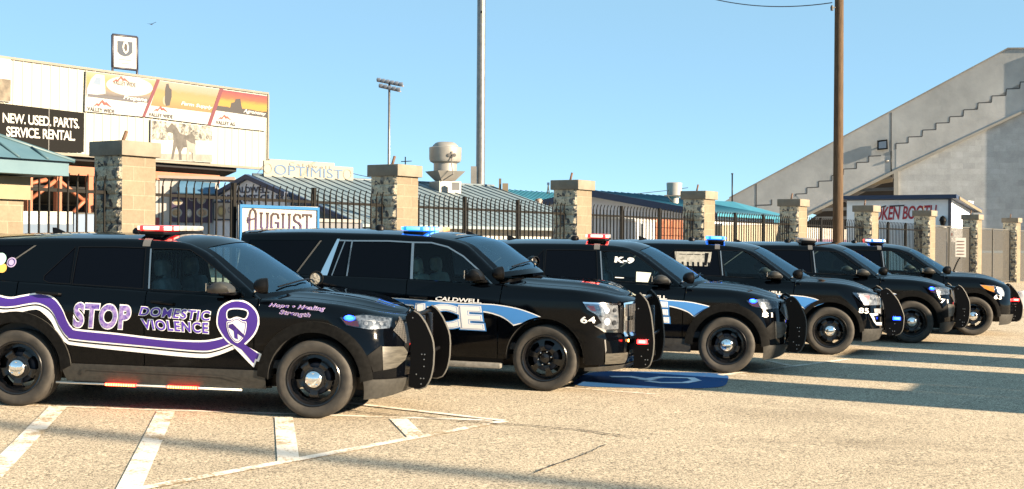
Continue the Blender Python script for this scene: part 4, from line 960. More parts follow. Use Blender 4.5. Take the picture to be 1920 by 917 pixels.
flat(BP, [BP.trace((167, 148), (176, 139), (192, 141), (194, 176), (158, 181), (160, 165))], f+.010).build('cab_print', principled('cab_white', (0.252, 0.257, 0.261), .6), rt, o)
flat(BP, [BP.trace((170, 157), (177, 145), (186, 147), (184, 160))], f+.014).build('cab_window_print', principled('print_blue_grey', (.10, .14, .20), .6), rt, o)
flat(BP, [BP.trace((160, 176), (255, 187), (254, 193), (161, 181))], f+.013).build('chassis_print', principled('print_dark', (.05, .05, .06), .6), rt, o)
logo(rt, o, f, mountain(206, 143, 34, 12), ((208, 158), (250, 164), (250, 156), (208, 151)), 'VALLEY WIDE'); logo(rt, o, f, mountain(170, 187, 36, 14), ((160, 208), (211, 213), (211, 206), (160, 200)), 'VALLEY WIDE')
flat_text(BP, 'Propane', BP.trace((227, 188), (271, 193.5), (272, 184), (228, 178)), f+.02, .03, .2).build('lettering', TXT_W, rt, o)
rt, o, q, f = board('sign_board', 'white sponsor board with a rider in yellow grassland and the words Farm Supply', [(266, 218.5), (387, 234), (410, 167), (294.5, 150.5)], WHITES)
flat(BP, [BP.trace((279, 198), (394, 212), (410, 168), (294, 151.5))], f+.006).build('photo_print', print_mat('farm_print', [(0, (0.118, 0.0806, 0.0279)), (.4, (0.171, 0.124, 0.0434)), (.62, (0.155, 0.112, 0.0434)), (.75, (0.186, 0.13, 0.0868)), (1, (0.192, 0.149, 0.124))]), rt, o)
flat(BP, [BP.trace((306, 167), (308, 158), (312, 157), (314, 165), (318, 168), (318, 182), (314, 198), (307, 199), (305, 190))], f+.012).build('rider_print', TXT_K, rt, o)
flat(BP, [BP.trace(*ellipse((308, 189), 7, 10, 14))], f+.010).build('horse_print', principled('print_tan', (0.189, 0.153, 0.108), .6), rt, o)
logo(rt, o, f, mountain(283, 199, 28, 11), ((275, 218), (320, 223), (320, 216), (275, 211)), 'VALLEY WIDE'); flat_text(BP, 'Farm Supply', BP.trace((335, 199), (394, 207), (395, 199), (336, 190)), f+.02, .03, .2).build('lettering', TXT_W, rt, o)
rt, o, q, f = board('sign_board', 'white sponsor board with a red and yellow sunset behind a black tractor', [(389, 234.7), (495.4, 246), (498, 180), (413, 167.5)], WHITES)
flat(BP, [BP.trace((401, 206), (496.5, 221), (497.8, 180.5), (413, 168.5))], f+.006).build('photo_print', print_mat('sunset_print', [(.0, (0.0062, 0.00465, 0.0062)), (.22, (0.0093, 0.0062, 0.0062)), (.30, (0.217, 0.124, 0.0155)), (.5, (0.223, 0.13, 0.0124)), (.68, (0.192, 0.0434, 0.0155)), (1, (0.093, 0.0093, 0.0248))]), rt, o)
flat(BP, [BP.trace((401, 207), (402, 198), (428, 202), (430, 193), (436, 192), (438, 186), (447, 185), (448, 194), (450, 204), (462, 205), (497, 213), (496.5, 221))], f+.012).build('tractor_print', TXT_K, rt, o)
logo(rt, o, f, mountain(404, 215, 26, 10), ((401, 233), (437, 237), (437, 230), (401, 226)), 'VALLEY AG'); flat_text(BP, 'Agronomy', BP.trace((452, 213), (494, 219), (495, 211), (453, 204)), f+.02, .03, .2).build('lettering', TXT_W, rt, o)
for lab, qd in (('slanted maroon strip between the tanker board and the rider board', [(263, 219), (268, 219.5), (296, 150), (290, 149)]), ('slanted maroon strip between the rider board and the sunset board', [(385, 234.5), (391, 235.5), (415, 167), (408.5, 166)])):
    board('divider_strip', lab, qd, MAROON, .07, .06, 'strip', 'maroon strips between the boards')
rt, o, q, f = board('sign_board', 'black and white photo board of a horse before a crowd', [(279, 299), (394.5, 305), (394.5, 237), (279.5, 224)], WHITES)
def crowd_mat():
    m = principled('crowd_print', (.4, .4, .4), .6); t = NT(m); n = t.noise(t.coord('Object'), 3.2, 6, .8); t.base(t.ramp(n, (.42, (.02, .02, .02)), (.56, (.26, .25, .22)))); return m
flat(BP, [BP.trace((281, 262), (394, 264), (394, 238), (281, 226))], f+.006).build('crowd_photo', crowd_mat(), rt, o)
flat(BP, [BP.trace((279.5, 298), (394, 304), (394, 290), (280, 288))], f+.006).build('field_photo', noisy('field_print', (0.135, 0.131, 0.117), (0.189, 0.18, 0.162), 4, .7), rt, o)
HORSE = [(308, 243), (318, 231), (321, 233), (328, 240), (334, 251), (346, 254), (356, 250), (361, 256), (363, 270), (360, 285), (362, 298), (357, 299), (355, 284), (350, 276), (340, 277), (336, 285), (337, 300), (332, 300), (331, 284), (327, 274), (324, 285), (321, 299), (317, 299), (320, 280), (322, 262), (320, 250), (314, 248), (309, 249)]
flat(BP, [BP.trace(*HORSE)], f+.012).build('horse_photo', noisy('horse_print', (0.0405, 0.0383, 0.036), (0.072, 0.0675, 0.063), 5, .7), rt, o)
flat(BP, [BP.trace((345, 262), (354, 268), (361, 270), (363, 284), (362, 303), (358, 303), (357, 287), (351, 284), (349, 301), (346, 301), (347, 278))], f+.016).build('foal_photo', noisy('foal_print', (0.153, 0.144, 0.131), (0.198, 0.189, 0.171), 5, .7), rt, o)
rt, o, q, f = board('sign_board', 'cream and sepia photo board cut off by the left edge', [(-60, 187), (17, 191), (17, 112), (-60, 101)], WHITES, .06)
flat(BP, [BP.trace((-60, 186), (16, 190), (16.5, 150), (-60, 141))], f+.006).build('sepia_photo', noisy('sepia_print', (0.045, 0.036, 0.027), (0.162, 0.135, 0.099), 2.5, .7), rt, o)
# framed emblem sign on two legs above the siding
q = BP.trace((212.5, 126), (258.5, 131), (258.5, 70), (212.5, 65)); o = BP.P(q[0][0], zt+.09, -.05); rt = thing('framed_sign', 'small white sign in a dark frame standing on legs above the boards', 'sign', o)
slab(BP, q, -.08, -.03).build('panel', WHITES, rt, o)
fr = MB()
for i in range(4): fr.tube([BP.P(*q[i], -.05), BP.P(*q[(i+1) % 4], -.05)], .055, 4)
fr.build('frame', principled('dark_frame', (.03, .03, .045), .5), rt, o)
for k in (0, 1): MB().tube([BP.P(q[k][0], zt-.1, -.05), BP.P(*q[k], -.05)], .05, 5).build('leg', principled('dark_frame'), rt, o)
flat(BP, [BP.trace((221, 76), (249, 79), (249, 99), (243, 104), (235, 106), (227, 103), (221, 97))], -.022).build('emblem', principled('emblem_ink', (.02, .03, .05), .6), rt, o)
flat(BP, [BP.trace((232, 80), (236, 77), (240, 80), (242, 88), (241, 97), (236, 101), (232, 96), (230, 88))], -.016).build('emblem_figure', TXT_W, rt, o)
flat(BP, [BP.trace((234, 83), (237, 81), (239, 86), (239, 94), (236, 97), (233, 91))], -.012).build('emblem_detail', TXT_K, rt, o)
flat(BP, [BP.trace((224, 110), (248, 113), (248, 114.5), (224, 111.5))], -.02).build('rule', principled('pale_rule', (0.189, 0.18, 0.153), .6), rt, o)
flat(BP, [BP.trace((227, 117), (244, 119), (244, 120.5), (227, 118.5))], -.02).build('rule', principled('pale_rule'), rt, o)

# ------------------------------------------------------------------ things under and beside the stand
WP = Plane((-13.6, 42.0), FU, FN)
def simple_box(name, label, cat, pl, quad, depth, m, roof=None):
    q = pl.trace(*quad); o = pl.P(q[0][0], q[0][1]); rt = thing(name, label, cat, o); slab(pl, q, -depth, 0).build('body', m, rt, o); return rt, o, q
rt, o, q = simple_box('storage_trailer', 'white box trailer parked behind the fence left of the widest pillar', 'trailer', WP, [(40, 470), (136, 470), (136, 397), (40, 396)], 2.2, WHITE_W)
slab(WP, WP.trace((40, 470), (136, 470), (136, 420), (40, 420)), .002, .02).build('lower_shade', noisy('trailer_shade_blue', (0.072, 0.108, 0.162), (0.09, 0.126, 0.18), 2, .7), rt, o)  # blue-grey shade on the lower side, put into this panel's colour
rt, o, q = simple_box('storage_trailer', 'pale blue box trailer behind the fence, touching the widest pillar', 'trailer', WP, [(139, 470), (235, 470), (235, 399), (139, 399)], 2.0, noisy('trailer_pale_blue', (0.108, 0.153, 0.225), (0.126, 0.171, 0.243), 2, .7))
slab(WP, WP.trace((139, 401), (235, 401), (235, 399), (139, 399)), .002, .03).build('top_rail', GREYED, rt, o)
# concession stand with awning and food posters
SP_ = Plane(at(300, 400, 51.5)[:2], np.array((.985, .17)), np.array((.17, -.985)))
q = SP_.trace((299, 470), (408, 470), (408, 334), (299, 331)); o = SP_.P(q[0][0], q[0][1]); cs = thing('concession_stand', 'white stand with a blue awning over dark food posters', 'stand', o)
slab(SP_, q, -1.5, 0).build('wall', WHITE_W, cs, o)
slab(SP_, SP_.trace((296, 334), (440, 338), (440, 332), (296, 329)), -1.6, .15).build('roof_edge', noisy('pinkish_fascia', (0.27, 0.203, 0.171), (0.297, 0.234, 0.203), 2, .7), cs, o)
aw = MB(); qa = SP_.trace((334, 362), (404, 364), (404, 343), (336, 339)); aw.hexa([SP_.P(*qa[0], .55), SP_.P(*qa[1], .55), SP_.P(*qa[2], .02), SP_.P(*qa[3], .02)], [SP_.P(qa[0][0], qa[0][1]-.04, .52), SP_.P(qa[1][0], qa[1][1]-.04, .52), SP_.P(qa[2][0], qa[2][1]-.04, .01), SP_.P(qa[3][0], qa[3][1]-.04, .01)])
aw.build('awning', noisy('blue_awning', (0.045, 0.117, 0.203), (0.063, 0.144, 0.234), 3, .6), cs, o)
slab(SP_, SP_.trace((299, 470), (408, 470), (408, 418), (299, 418)), .003, .04).build('lower_siding', noisy('grey_siding', (.27, .28, .30), (.33, .34, .36), 2, .8), cs, o)
slab(SP_, SP_.trace((319, 416), (398, 418), (398, 362), (319, 361)), .05, .09).build('poster', principled('poster_plum', (.035, .02, .05), .6), cs, o)
for (cu, cv, ru, rv, c) in ((331, 399, 11, 9, (.40, .26, .14)), (333, 379, 10, 6, (.42, .33, .20)), (380, 399, 12, 9, (.42, .28, .18)), (378, 374, 9, 9, (.45, .38, .26)), (355, 400, 5, 8, (.55, .50, .48)), (360, 372, 6, 5, (.10, .08, .12))):
    flat(SP_, [SP_.trace(*ellipse((cu, cv), ru, rv, 18))], .095).build('dish_print', principled('plate_print', (0.27, 0.257, 0.234), .6), cs, o); flat(SP_, [SP_.trace(*ellipse((cu, cv), ru*.72, rv*.68, 16))], .10).build('food_print', noisy('food_%d' % cu, c, tuple(.5*k for k in c), 9, .7), cs, o)
# low white building seen left of the stand
rt, o, q = simple_box('white_shed', 'narrow white shed under the stand, right of the widest pillar', 'shed', SP_, [(287, 470), (297, 470), (297, 338), (287, 337)], 2, WHITE_W)
slab(SP_, SP_.trace((287, 470), (299, 470), (299, 408), (287, 408)), .003, .05).build('red_panel', noisy('red_panel', (0.18, 0.036, 0.045), (0.203, 0.045, 0.054), 2, .7), rt, o)

# ------------------------------------------------------------------ club house: gable end, long grey roof, roof sign, exhaust fan
RD = np.array((.754, .657)); RN = np.array((.657, -.754)); RP = np.array((-9.5, 50.0)); RZ = 4.43; SLOPE = .26
def rp(s, w, z): q = RP+RD*s+RN*w; return Vector((q[0], q[1], z))
ch = thing('club_house', 'low club house with a long grey metal roof and blue lettered gable', 'club house', rp(5, 0, gz(-5, 53))); O = ch.location
W2 = 7.04; L2 = 11.56
rf = MB(); T = .10
for sg in (1, -1):
    a = [rp(0, 0, RZ), rp(L2, 0, RZ), rp(L2, sg*W2, RZ-SLOPE*W2), rp(0, sg*W2, RZ-SLOPE*W2)]; rf.hexa([v-Vector((0, 0, T)) for v in a], a)
rf.build('roof', GREYROOF, ch, O)
rb = MB()
for s in np.arange(.3, L2, .46): rb.tube([rp(s, .02, RZ+.01), rp(s, W2-.01, RZ-SLOPE*W2+.01)], .022, 4)
rb.tube([rp(0, 0, RZ+.02), rp(L2, 0, RZ+.02)], .05, 5); rb.build('roof_rib', noisy('rib_grey', (.10, .13, .15), (.14, .17, .19), 2, .5), ch, O)
wl = MB(); e = W2-.55; zf = .2
wl.add([rp(1.2, -e, zf), rp(1.2, e, zf), rp(1.2, e, RZ-SLOPE*e-T), rp(1.2, 0, RZ-T), rp(1.2, -e, RZ-SLOPE*e-T), rp(L2-.3, -e, zf), rp(L2-.3, e, zf), rp(L2-.3, e, RZ-SLOPE*e-T), rp(L2-.3, 0, RZ-T), rp(L2-.3, -e, RZ-SLOPE*e-T)], [(0, 1, 2, 3, 4), (9, 8, 7, 6, 5), (1, 6, 7, 2), (0, 4, 9, 5)]); wl.build('wall', WHITE_W, ch, O)
GPL = Plane(rp(-.15, 0, 0)[:2], RN, -RD)      # gable bump-out with the lettering
gw = 2.55; g_ = MB(); pr = [(-gw, zf), (gw, zf), (gw, RZ-SLOPE*gw-.11), (0, RZ-.11), (-gw, RZ-SLOPE*gw-.11)]; slab(GPL, pr, -1.4, 0, g_); g_.build('gable', GREY_W, ch, O)
bt = MB()
for sg in (1, -1):
    slab(GPL, [(0, RZ-.16), (sg*2.7, RZ-SLOPE*2.7-.16), (sg*2.7, RZ-SLOPE*2.7+.015), (0, RZ+.015)], .002, .16, bt); slab(GPL, [(sg*2.7, RZ-SLOPE*2.7-.16), (sg*W2, RZ-SLOPE*W2-.16), (sg*W2, RZ-SLOPE*W2+.012), (sg*2.7, RZ-SLOPE*2.7+.012)], -.14, -.02, bt)
bt.build('barge_board', NAVY, ch, O)
sf = MB(); sf.hexa([rp(.02, 2.6, RZ-SLOPE*2.6-.5), rp(.02, W2-.3, RZ-SLOPE*W2-.30), rp(1.18, W2-.3, RZ-SLOPE*W2-.3), rp(1.18, 2.6, RZ-SLOPE*2.6-.5)], [rp(.02, 2.6, RZ-SLOPE*2.6-.12), rp(.02, W2-.3, RZ-SLOPE*W2-.06), rp(1.18, W2-.3, RZ-SLOPE*W2-.06), rp(1.18, 2.6, RZ-SLOPE*2.6-.12)]); sf.build('shaded_soffit', principled('soffit_shade_teal', (.02, .05, .075), .6), ch, O)  # shadow of the recess under the rake, put in as this dark soffit
flat_text(GPL, 'CALDWELL', GPL.trace((435, 362), (506, 362), (506, 350), (435, 350)), .02, .035, 0, 1.0).build('lettering', NAVY, ch, O)
flat_text(GPL, 'OPTIMIST CLUB', GPL.trace((413, 378), (532, 378), (532, 365), (413, 365)), .02, .035, 0, 1.0).build('lettering', NAVY, ch, O)
q = GPL.trace((404, 412), (455, 412), (455, 379), (404, 379)); o = GPL.P(*q[0], .02); rt = thing('club_sign', 'small white sign with a round emblem on the gable wall', 'sign', o); slab(GPL, q, .01, .06).build('panel', WHITES, rt, o)
fr = MB()
for i in range(4): fr.tube([GPL.P(*q[i], .06), GPL.P(*q[(i+1) % 4], .06)], .03, 4)
fr.build('frame', NAVY, rt, o); flat(GPL, [GPL.trace(*ellipse((418, 396), 8, 11, 20))], .066).build('emblem', principled('emblem_bronze', (.16, .14, .10), .6), rt, o); flat(GPL, [GPL.trace(*ellipse((418, 396), 5, 7, 18))], .071).build('emblem_centre', principled('emblem_gold', (.34, .30, .16), .6), rt, o)
flat_text(GPL, 'Optimist', GPL.trace((430, 402), (454, 402), (454, 389), (430, 389)), .07, .0, 0, 1.0).build('lettering', NAVY, rt, o)
# roof sign
SPL = Plane(rp(0, .05, 0)[:2], RD, RN)
q = SPL.trace((493, 331), (660, 341), (660, 314), (625, 311.5), (625, 306), (503, 298), (503, 301), (493, 301)); o = SPL.P(q[0][0], RZ); rt = thing('roof_sign', 'cream club sign with blue lettering standing on the grey roof ridge', 'sign', o)
slab(SPL, q, 0, .08).build('panel', noisy('cream_sign', (0.189, 0.18, 0.149), (0.207, 0.198, 0.167), 2, .6), rt, o)
flat_text(SPL, 'OPTIMIST', SPL.trace((512, 327), (640, 336), (640, 319), (512, 308)), .095, -.004, 0, 1.0).build('lettering', principled('faded_blue', (.03, .085, .18), .6), rt, o)
flat_text(SPL, 'Caldwell', SPL.trace((540, 311), (616, 318), (616, 312), (540, 304)), .095, -.005, 0, 1.4).build('lettering', principled('faded_grey', (0.0945, 0.0917, 0.0791), .6), rt, o)
for cu, cv in ((500, 316), (649, 327)): flat(SPL, [SPL.trace(*ellipse((cu, cv), 8, 10, 20)), SPL.trace(*ellipse((cu, cv), 6.6, 8.4, 20))], .095).build('round_emblem', principled('emblem_beige', (.165, .158, .13), .6), rt, o)
# exhaust fan
fp = rp(8, 1.2, 0); fz = RZ-SLOPE*1.2; rt = thing('exhaust_fan', 'round white exhaust fan with a bowl top on the grey roof', 'roof fan', (fp.x, fp.y, fz-.2)); o = rt.location
FANW = noisy('fan_white', (0.234, 0.225, 0.211), (0.279, 0.27, 0.252), 3, .45, 0, None, .01, .3)
m = MB().box((fp.x, fp.y, fz+.06), (.95, .95, .55), Matrix.Rotation(.5, 3, 'Z')); m.build('curb', FANW, rt, o)
m = MB(); R4 = Matrix.Rotation(.5, 3, 'Z'); lo = [R4 @ Vector(v) for v in ((-.30, -.30, .36), (.30, -.30, .36), (.30, .30, .36), (-.30, .30, .36))]; hi = [R4 @ Vector(v) for v in ((-.60, -.60, .74), (.60, -.60, .74), (.60, .60, .74), (-.60, .60, .74))]; m.hexa([v+Vector((fp.x, fp.y, fz)) for v in lo], [v+Vector((fp.x, fp.y, fz)) for v in hi]); m.build('hood_base', FANW, rt, o)
MB().lathe([(.46, fz+.72), (.46, fz+1.05), (.60, fz+1.12), (.64, fz+1.22), (.645, fz+1.68), (.60, fz+1.70), (.52, fz+1.70), (.50, fz+1.76), (.40, fz+1.86), (.30, fz+1.90), (.001, fz+1.91)], (fp.x, fp.y, 0), 'z', 36).build('fan_bowl', FANW, rt, o)
d_ = Vector((.30, -.954, 0)); 
for k in (-.04, .16): MB().lathe([(.001, 0), (.07, 0), (.075, .03), (.001, .035)], (0, 0, 0), 'z', 12).build('port_cover', principled('dark_port', (.05, .05, .05), .6), rt).location = (d_.x*.66+k+.02, d_.y*.645+.05*k, 1.55)
for ob in rt.children:
    if ob.name.startswith('port_cover'): ob.rotation_euler = (math.pi/2, 0, .3)
MB().tube([(fp.x+.30, fp.y-.62, fz+1.5), (fp.x+.28, fp.y-.66, fz+1.0), (fp.x+.34, fp.y-.70, fz+.6), (fp.x-.05, fp.y-.66, fz+.35)], .022, 5).build('cable', principled('dark_port'), rt, o)
m = MB().box((fp.x+.45, fp.y-.72, fz+.12), (.30, .12, .3)); m.build('junction_box', FANW, rt, o)
# small flue on the far end of the roof
fl_ = at(942, 352, 57); rt = thing('roof_flue', 'short rusty flue at the far end of the grey roof', 'flue', (fl_.x, fl_.y, 4.0)); 
MB().box((fl_.x-.1, fl_.y, 4.35), (.10, .10, .75)).build('pipe', principled('flue_brown', (0.099, 0.072, 0.045), .7), rt, rt.location); MB().box((fl_.x+.12, fl_.y, 4.25), (.24, .2, .55)).build('box', principled('flue_tan', (0.153, 0.122, 0.081), .7), rt, rt.location)

# ------------------------------------------------------------------ teal roofed buildings
def gable_building(name, label, cat, P, z, s_len, w, slope, wallm, roofm, zf, w_left=None, ov=.5):
    P = np.array(P); rt = thing(name, label, cat, V3(P+FU*s_len/2, gz(*P))); o = rt.location; wl_ = w if w_left is None else w_left
    q = lambda s, ww, zz: V3(P+FU*s+FN*ww, zz)
    r = MB()
    for sg, ww in ((1, w), (-1, wl_)):
        a = [q(0, 0, z), q(s_len, 0, z), q(s_len, sg*ww, z-slope*ww), q(0, sg*ww, z-slope*ww)]; r.hexa([v-Vector((0, 0, .12)) for v in a], a)
    r.build('roof', roofm, rt, o)
    b = MB(); pl = Plane(P, FN, -FU)
    for sg, ww in ((1, w), (-1, wl_)): slab(pl, [(0, z-.26), (sg*ww, z-slope*ww-.26), (sg*ww, z-slope*ww+.03), (0, z+.03)], .01, .10, b)
    b.build('barge_board', NAVY, rt, o)
    e1, e2 = w-ov, wl_-ov; m = MB(); A = [(-e2, zf), (e1, zf), (e1, z-slope*e1-.13), (0, z-.13), (-e2, z-slope*e2-.13)]; slab(pl, A, -s_len+.1, -ov, m); m.build('wall', wallm, rt, o)
    rb = MB()
    for s in np.arange(.3, s_len, .6): rb.tube([q(s, .02, z+.01), q(s, w-.02, z-slope*w+.01)], .025, 4)
    rb.build('roof_rib', principled('teal_rib', (.012, .08, .13), .5), rt, o); return rt
gable_building('barn', 'barn with a grey gable wall and dark teal roof, left of the white roof vent', 'barn', (3.39, 60.0), 4.39, 7.0, 6.15, .17, GREY_W, TEAL, .3)
p_ = at(1070, 360, 84); gable_building('barn', 'far building whose bright teal roof shows above the end of the grey roof', 'barn', (p_.x-7, p_.y-5), p_.z+.1, 14, 8, .30, GREY_W, TEAL, .3)
# hipped teal roof before the concrete stand
hp_ = [at(1325, 376, 72), at(1375, 378, 72), at(1474, 406, 70.5), at(1470, 428, 66), at(1325, 428, 66)]; o = Vector((hp_[4].x, hp_[4].y, 0.3)); rt = thing('low_shed', 'low shed with a plain teal hipped roof before the concrete stand', 'shed', o)
bk = [at(1325, 400, 78), at(1480, 405, 76)]
m = MB(); m.add(hp_+bk, [(4, 3, 2, 1, 0), (0, 1, 6, 5), (1, 2, 6)]); m.build('roof', TEAL, rt, o)
m = MB(); f0 = [(1328, 429.5, 66.2), (1462, 429.5, 66.2)]; A_ = [at(*k) for k in f0]; m.hexa([Vector((A_[0].x, A_[0].y, .3)), Vector((A_[1].x, A_[1].y, .3)), Vector((A_[1].x+1.4, A_[1].y+7, .3)), Vector((A_[0].x+1.4, A_[0].y+7, .3))], [A_[0], A_[1], A_[1]+Vector((1.4, 7, 0)), A_[0]+Vector((1.4, 7, 0))]); m.build('wall', noisy('cream_wall', (0.225, 0.198, 0.144), (0.252, 0.225, 0.171), 2, .8), rt, o)
# roof vents
vp = at(1264, 383, 60); rt = thing('roof_vent', 'white drum roof vent with a cable on the teal roof', 'roof vent', vp); o = vp
VW = noisy('vent_white', (0.248, 0.243, 0.234), (0.279, 0.275, 0.261), 3, .5); MB().lathe([(.20, vp.z-.25), (.20, vp.z+.30), (.33, vp.z+.33), (.325, vp.z+.50), (.345, vp.z+.93), (.30, vp.z+.95), (.001, vp.z+.95)], (vp.x, vp.y, 0), 'z', 24).build('drum', VW, rt, o)
MB().box((vp.x-.1, vp.y-.35, vp.z+.36), (.75, .05, .05)).build('bracket', GREYED, rt, o); MB().tube([(vp.x-.3, vp.y-.35, vp.z+.62), (vp.x-.34, vp.y-.35, vp.z+.34), (vp.x-.1, vp.y-.38, vp.z+.05)], .02, 5).build('cable', BLACKP, rt, o)
vp = at(1010, 381, 56); rt = thing('roof_vent', 'small copper and white vent cap above the grey roof edge', 'roof vent', vp)
MB().lathe([(.15, vp.z-.4), (.16, vp.z+.10), (.12, vp.z+.18), (.001, vp.z+.19)], (vp.x, vp.y, 0), 'z', 16).build('cap', noisy('copper_white', (0.158, 0.09, 0.0585), (0.248, 0.216, 0.189), 5, .6), rt, vp)
# stack of orange boards, low light walls and clutter behind the fence
OP = Plane(at(1225, 440, 52)[:2], FU, FN)
q = OP.trace((1226, 470), (1284, 470), (1284, 409), (1226, 411)); o = OP.P(*q[0]); rt = thing('stacked_crate', 'orange slatted crate stack behind the fence, left of the fourth pillar', 'crate', o)
m = MB()
for i in range(7):
    for j in range(4):
        t0, t1 = i/7, (i+.9)/7; z0, z1 = q[0][1]+(q[3][1]-q[0][1])*j/4, q[0][1]+(q[3][1]-q[0][1])*(j+.86)/4; a0, a1_ = q[0][0]+(q[1][0]-q[0][0])*t0, q[0][0]+(q[1][0]-q[0][0])*t1; slab(OP, [(a0, z0), (a1_, z0), (a1_, z1), (a0, z1)], -.05, 0, m)
m.build('slats', noisy('orange_boards', (0.189, 0.0585, 0.027), (0.234, 0.09, 0.045), 3, .8), rt, o); slab(OP, q, -1.2, -.06).build('core', noisy('dark_boards', (.16, .06, .035), (.2, .08, .05), 3, .8), rt, o)
rt, o, q = simple_box('low_wall', 'low cream wall behind the fence, right of the fourth pillar', 'wall', Plane(at(1390, 440, 58)[:2], FU, FN), [(1352, 475), (1470, 475), (1470, 421), (1352, 423)], .3, noisy('cream_wall'))
slab(Plane(at(1390, 440, 58)[:2], FU, FN), [(q[3][0], q[3][1]), (q[2][0], q[2][1]), (q[2][0], q[2][1]+.08), (q[3][0], q[3][1]+.08)], -.35, .04).build('coping', WHITE_W, rt, o)
rt, o, q = simple_box('low_wall', 'low white wall behind the fence, under the concrete stand beside the wooden pole', 'wall', Plane(at(1530, 440, 66)[:2], FU, FN), [(1490, 480), (1640, 480), (1640, 433), (1490, 425)], .3, WHITE_W)
slab(Plane(at(1530, 440, 66)[:2], FU, FN), [(q[0][0], q[3][1]-.9), (q[1][0], q[3][1]-.9), (q[1][0], q[3][1]-.55), (q[0][0], q[3][1]-.55)], .003, .03).build('mauve_band', noisy('mauve_band', (0.135, 0.072, 0.135), (0.18, 0.117, 0.171), 4, .8), rt, o)
rt, o, q = simple_box('grey_shed', 'plain grey shed wall behind the fence, right of the third pillar', 'shed', Plane(at(1150, 440, 50)[:2], FN, -FU), [(1098, 475), (1192, 475), (1192, 414), (1098, 405)], 1.5, noisy('shed_grey', (0.288, 0.307, 0.346), (0.346, 0.365, 0.403), 2, .8))
pl_ = Plane(at(1150, 440, 50)[:2], FN, -FU); slab(pl_, [(q[0][0], q[3][1]-.02), (q[1][0], q[2][1]-.02), (q[1][0], q[2][1]+.06), (q[0][0], q[3][1]+.06)], -1.55, .08).build('roof_edge', WHITE_W, rt, o)
a_ = pl_.hit(1205, 440); slab(pl_, [(a_[0]-.04, 0), (a_[0]+.04, 0), (a_[0]+.04, a_[1]+.4), (a_[0]-.04, a_[1]+.4)], .03, .08).build('downpipe', WHITE_W, rt, o)
# lower annexe at the left of the club house, seen between the month sign and the second pillar
pl_ = Plane(at(640, 440, 43)[:2], np.array((.985, .17)), np.array((.17, -.985))); rt, o, q = simple_box('white_container', 'white storage container behind the fence right of the month sign', 'container', pl_, [(597, 470), (676, 470), (676, 412), (597, 410)], 2.2, noisy('container_white', (0.207, 0.211, 0.225), (0.234, 0.239, 0.252), 2, .7))
slab(pl_, [(q[3][0]-.02, q[3][1]-.10), (q[2][0]+.02, q[2][1]-.10), (q[2][0]+.02, q[2][1]), (q[3][0]-.02, q[3][1])], .003, .04).build('top_rail', WHITE_W, rt, o)

# ------------------------------------------------------------------ concrete stand on the right
SD = np.array((.957, -.29)); SN = np.array((-.29, -.957)); SP0 = np.array((15.97, 100.0)); ST = Plane(SP0, SD, SN)
st = thing('concrete_stand', 'grey concrete grandstand with a stepped side wall at right', 'grandstand', V3(SP0+SD*12, gz(20, 75))); O = st.location
tr_ = ST.trace
par = tr_((1340, 389), (1370, 370.5), (1890, 92), (1990, 91), (1990, 172), (1920, 206), (1677, 318.5), (1517, 398.5), (1500, 470), (1340, 470))
slab(ST, par, -.5, 0).build('side_wall', CONC, st, O)
par2 = tr_((1368, 372), (1890, 92), (1990, 91), (1990, 88.5), (1889.5, 89.5), (1367, 370)); slab(ST, par2, -.6, .08).build('parapet_edge', noisy('parapet_dark', (.17, .165, .16), (.23, .225, .215), 1, .9), st, O)
steps_up = [(1462, 362), (1514, 362)]
sx = [(1490, 369), (1512, 362)]
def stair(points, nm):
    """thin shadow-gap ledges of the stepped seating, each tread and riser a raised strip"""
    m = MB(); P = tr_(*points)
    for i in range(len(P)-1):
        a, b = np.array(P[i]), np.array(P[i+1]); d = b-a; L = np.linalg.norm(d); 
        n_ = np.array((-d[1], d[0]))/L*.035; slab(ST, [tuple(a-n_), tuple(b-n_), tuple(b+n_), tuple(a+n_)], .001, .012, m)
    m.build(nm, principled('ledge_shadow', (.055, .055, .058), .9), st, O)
pts = [(1490, 369), (1490, 365.5)]
x, y = 1490., 366.
st1 = [(1492, 368), (1492, 364), (1513, 363), (1513, 352), (1535, 351), (1535, 340), (1560, 339), (1560, 329), (1581, 328), (1582, 317), (1606, 316), (1606, 305), (1629, 304), (1629, 293), (1652, 292)]
st2 = [(1680, 280), (1680, 269), (1703, 268), (1703, 257), (1729, 256), (1730, 244), (1755, 243), (1755, 231), (1780, 230), (1781, 219), (1806, 218), (1807, 206), (1833, 205), (1834, 193), (1859, 192), (1860, 180), (1886, 179), (1887, 167), (1912, 166), (1913, 154), (1940, 153), (1940, 142)]
stair(st1, 'step_ledge'); stair(st2, 'step_ledge')
STEPC = noisy('step_concrete', (.30, .308, .312), (.40, .405, .41), .5, .9, .3, 4, .02)
slab(ST, tr_(*(st1[1:]+[(1670, 291), (1670, 321), (1517, 397)])), .0015, .010).build('stepped_facing', STEPC, st, O); slab(ST, tr_(*(st2[1:]+[(1940, 196), (1920, 206), (1680, 317)])), .0015, .010).build('stepped_facing', STEPC, st, O)
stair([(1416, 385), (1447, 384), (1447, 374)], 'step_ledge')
for u, v0, v1 in ((1671, 211, 330), (1418, 345, 392)): stair([(u, v0), (u, v1)], 'panel_joint')
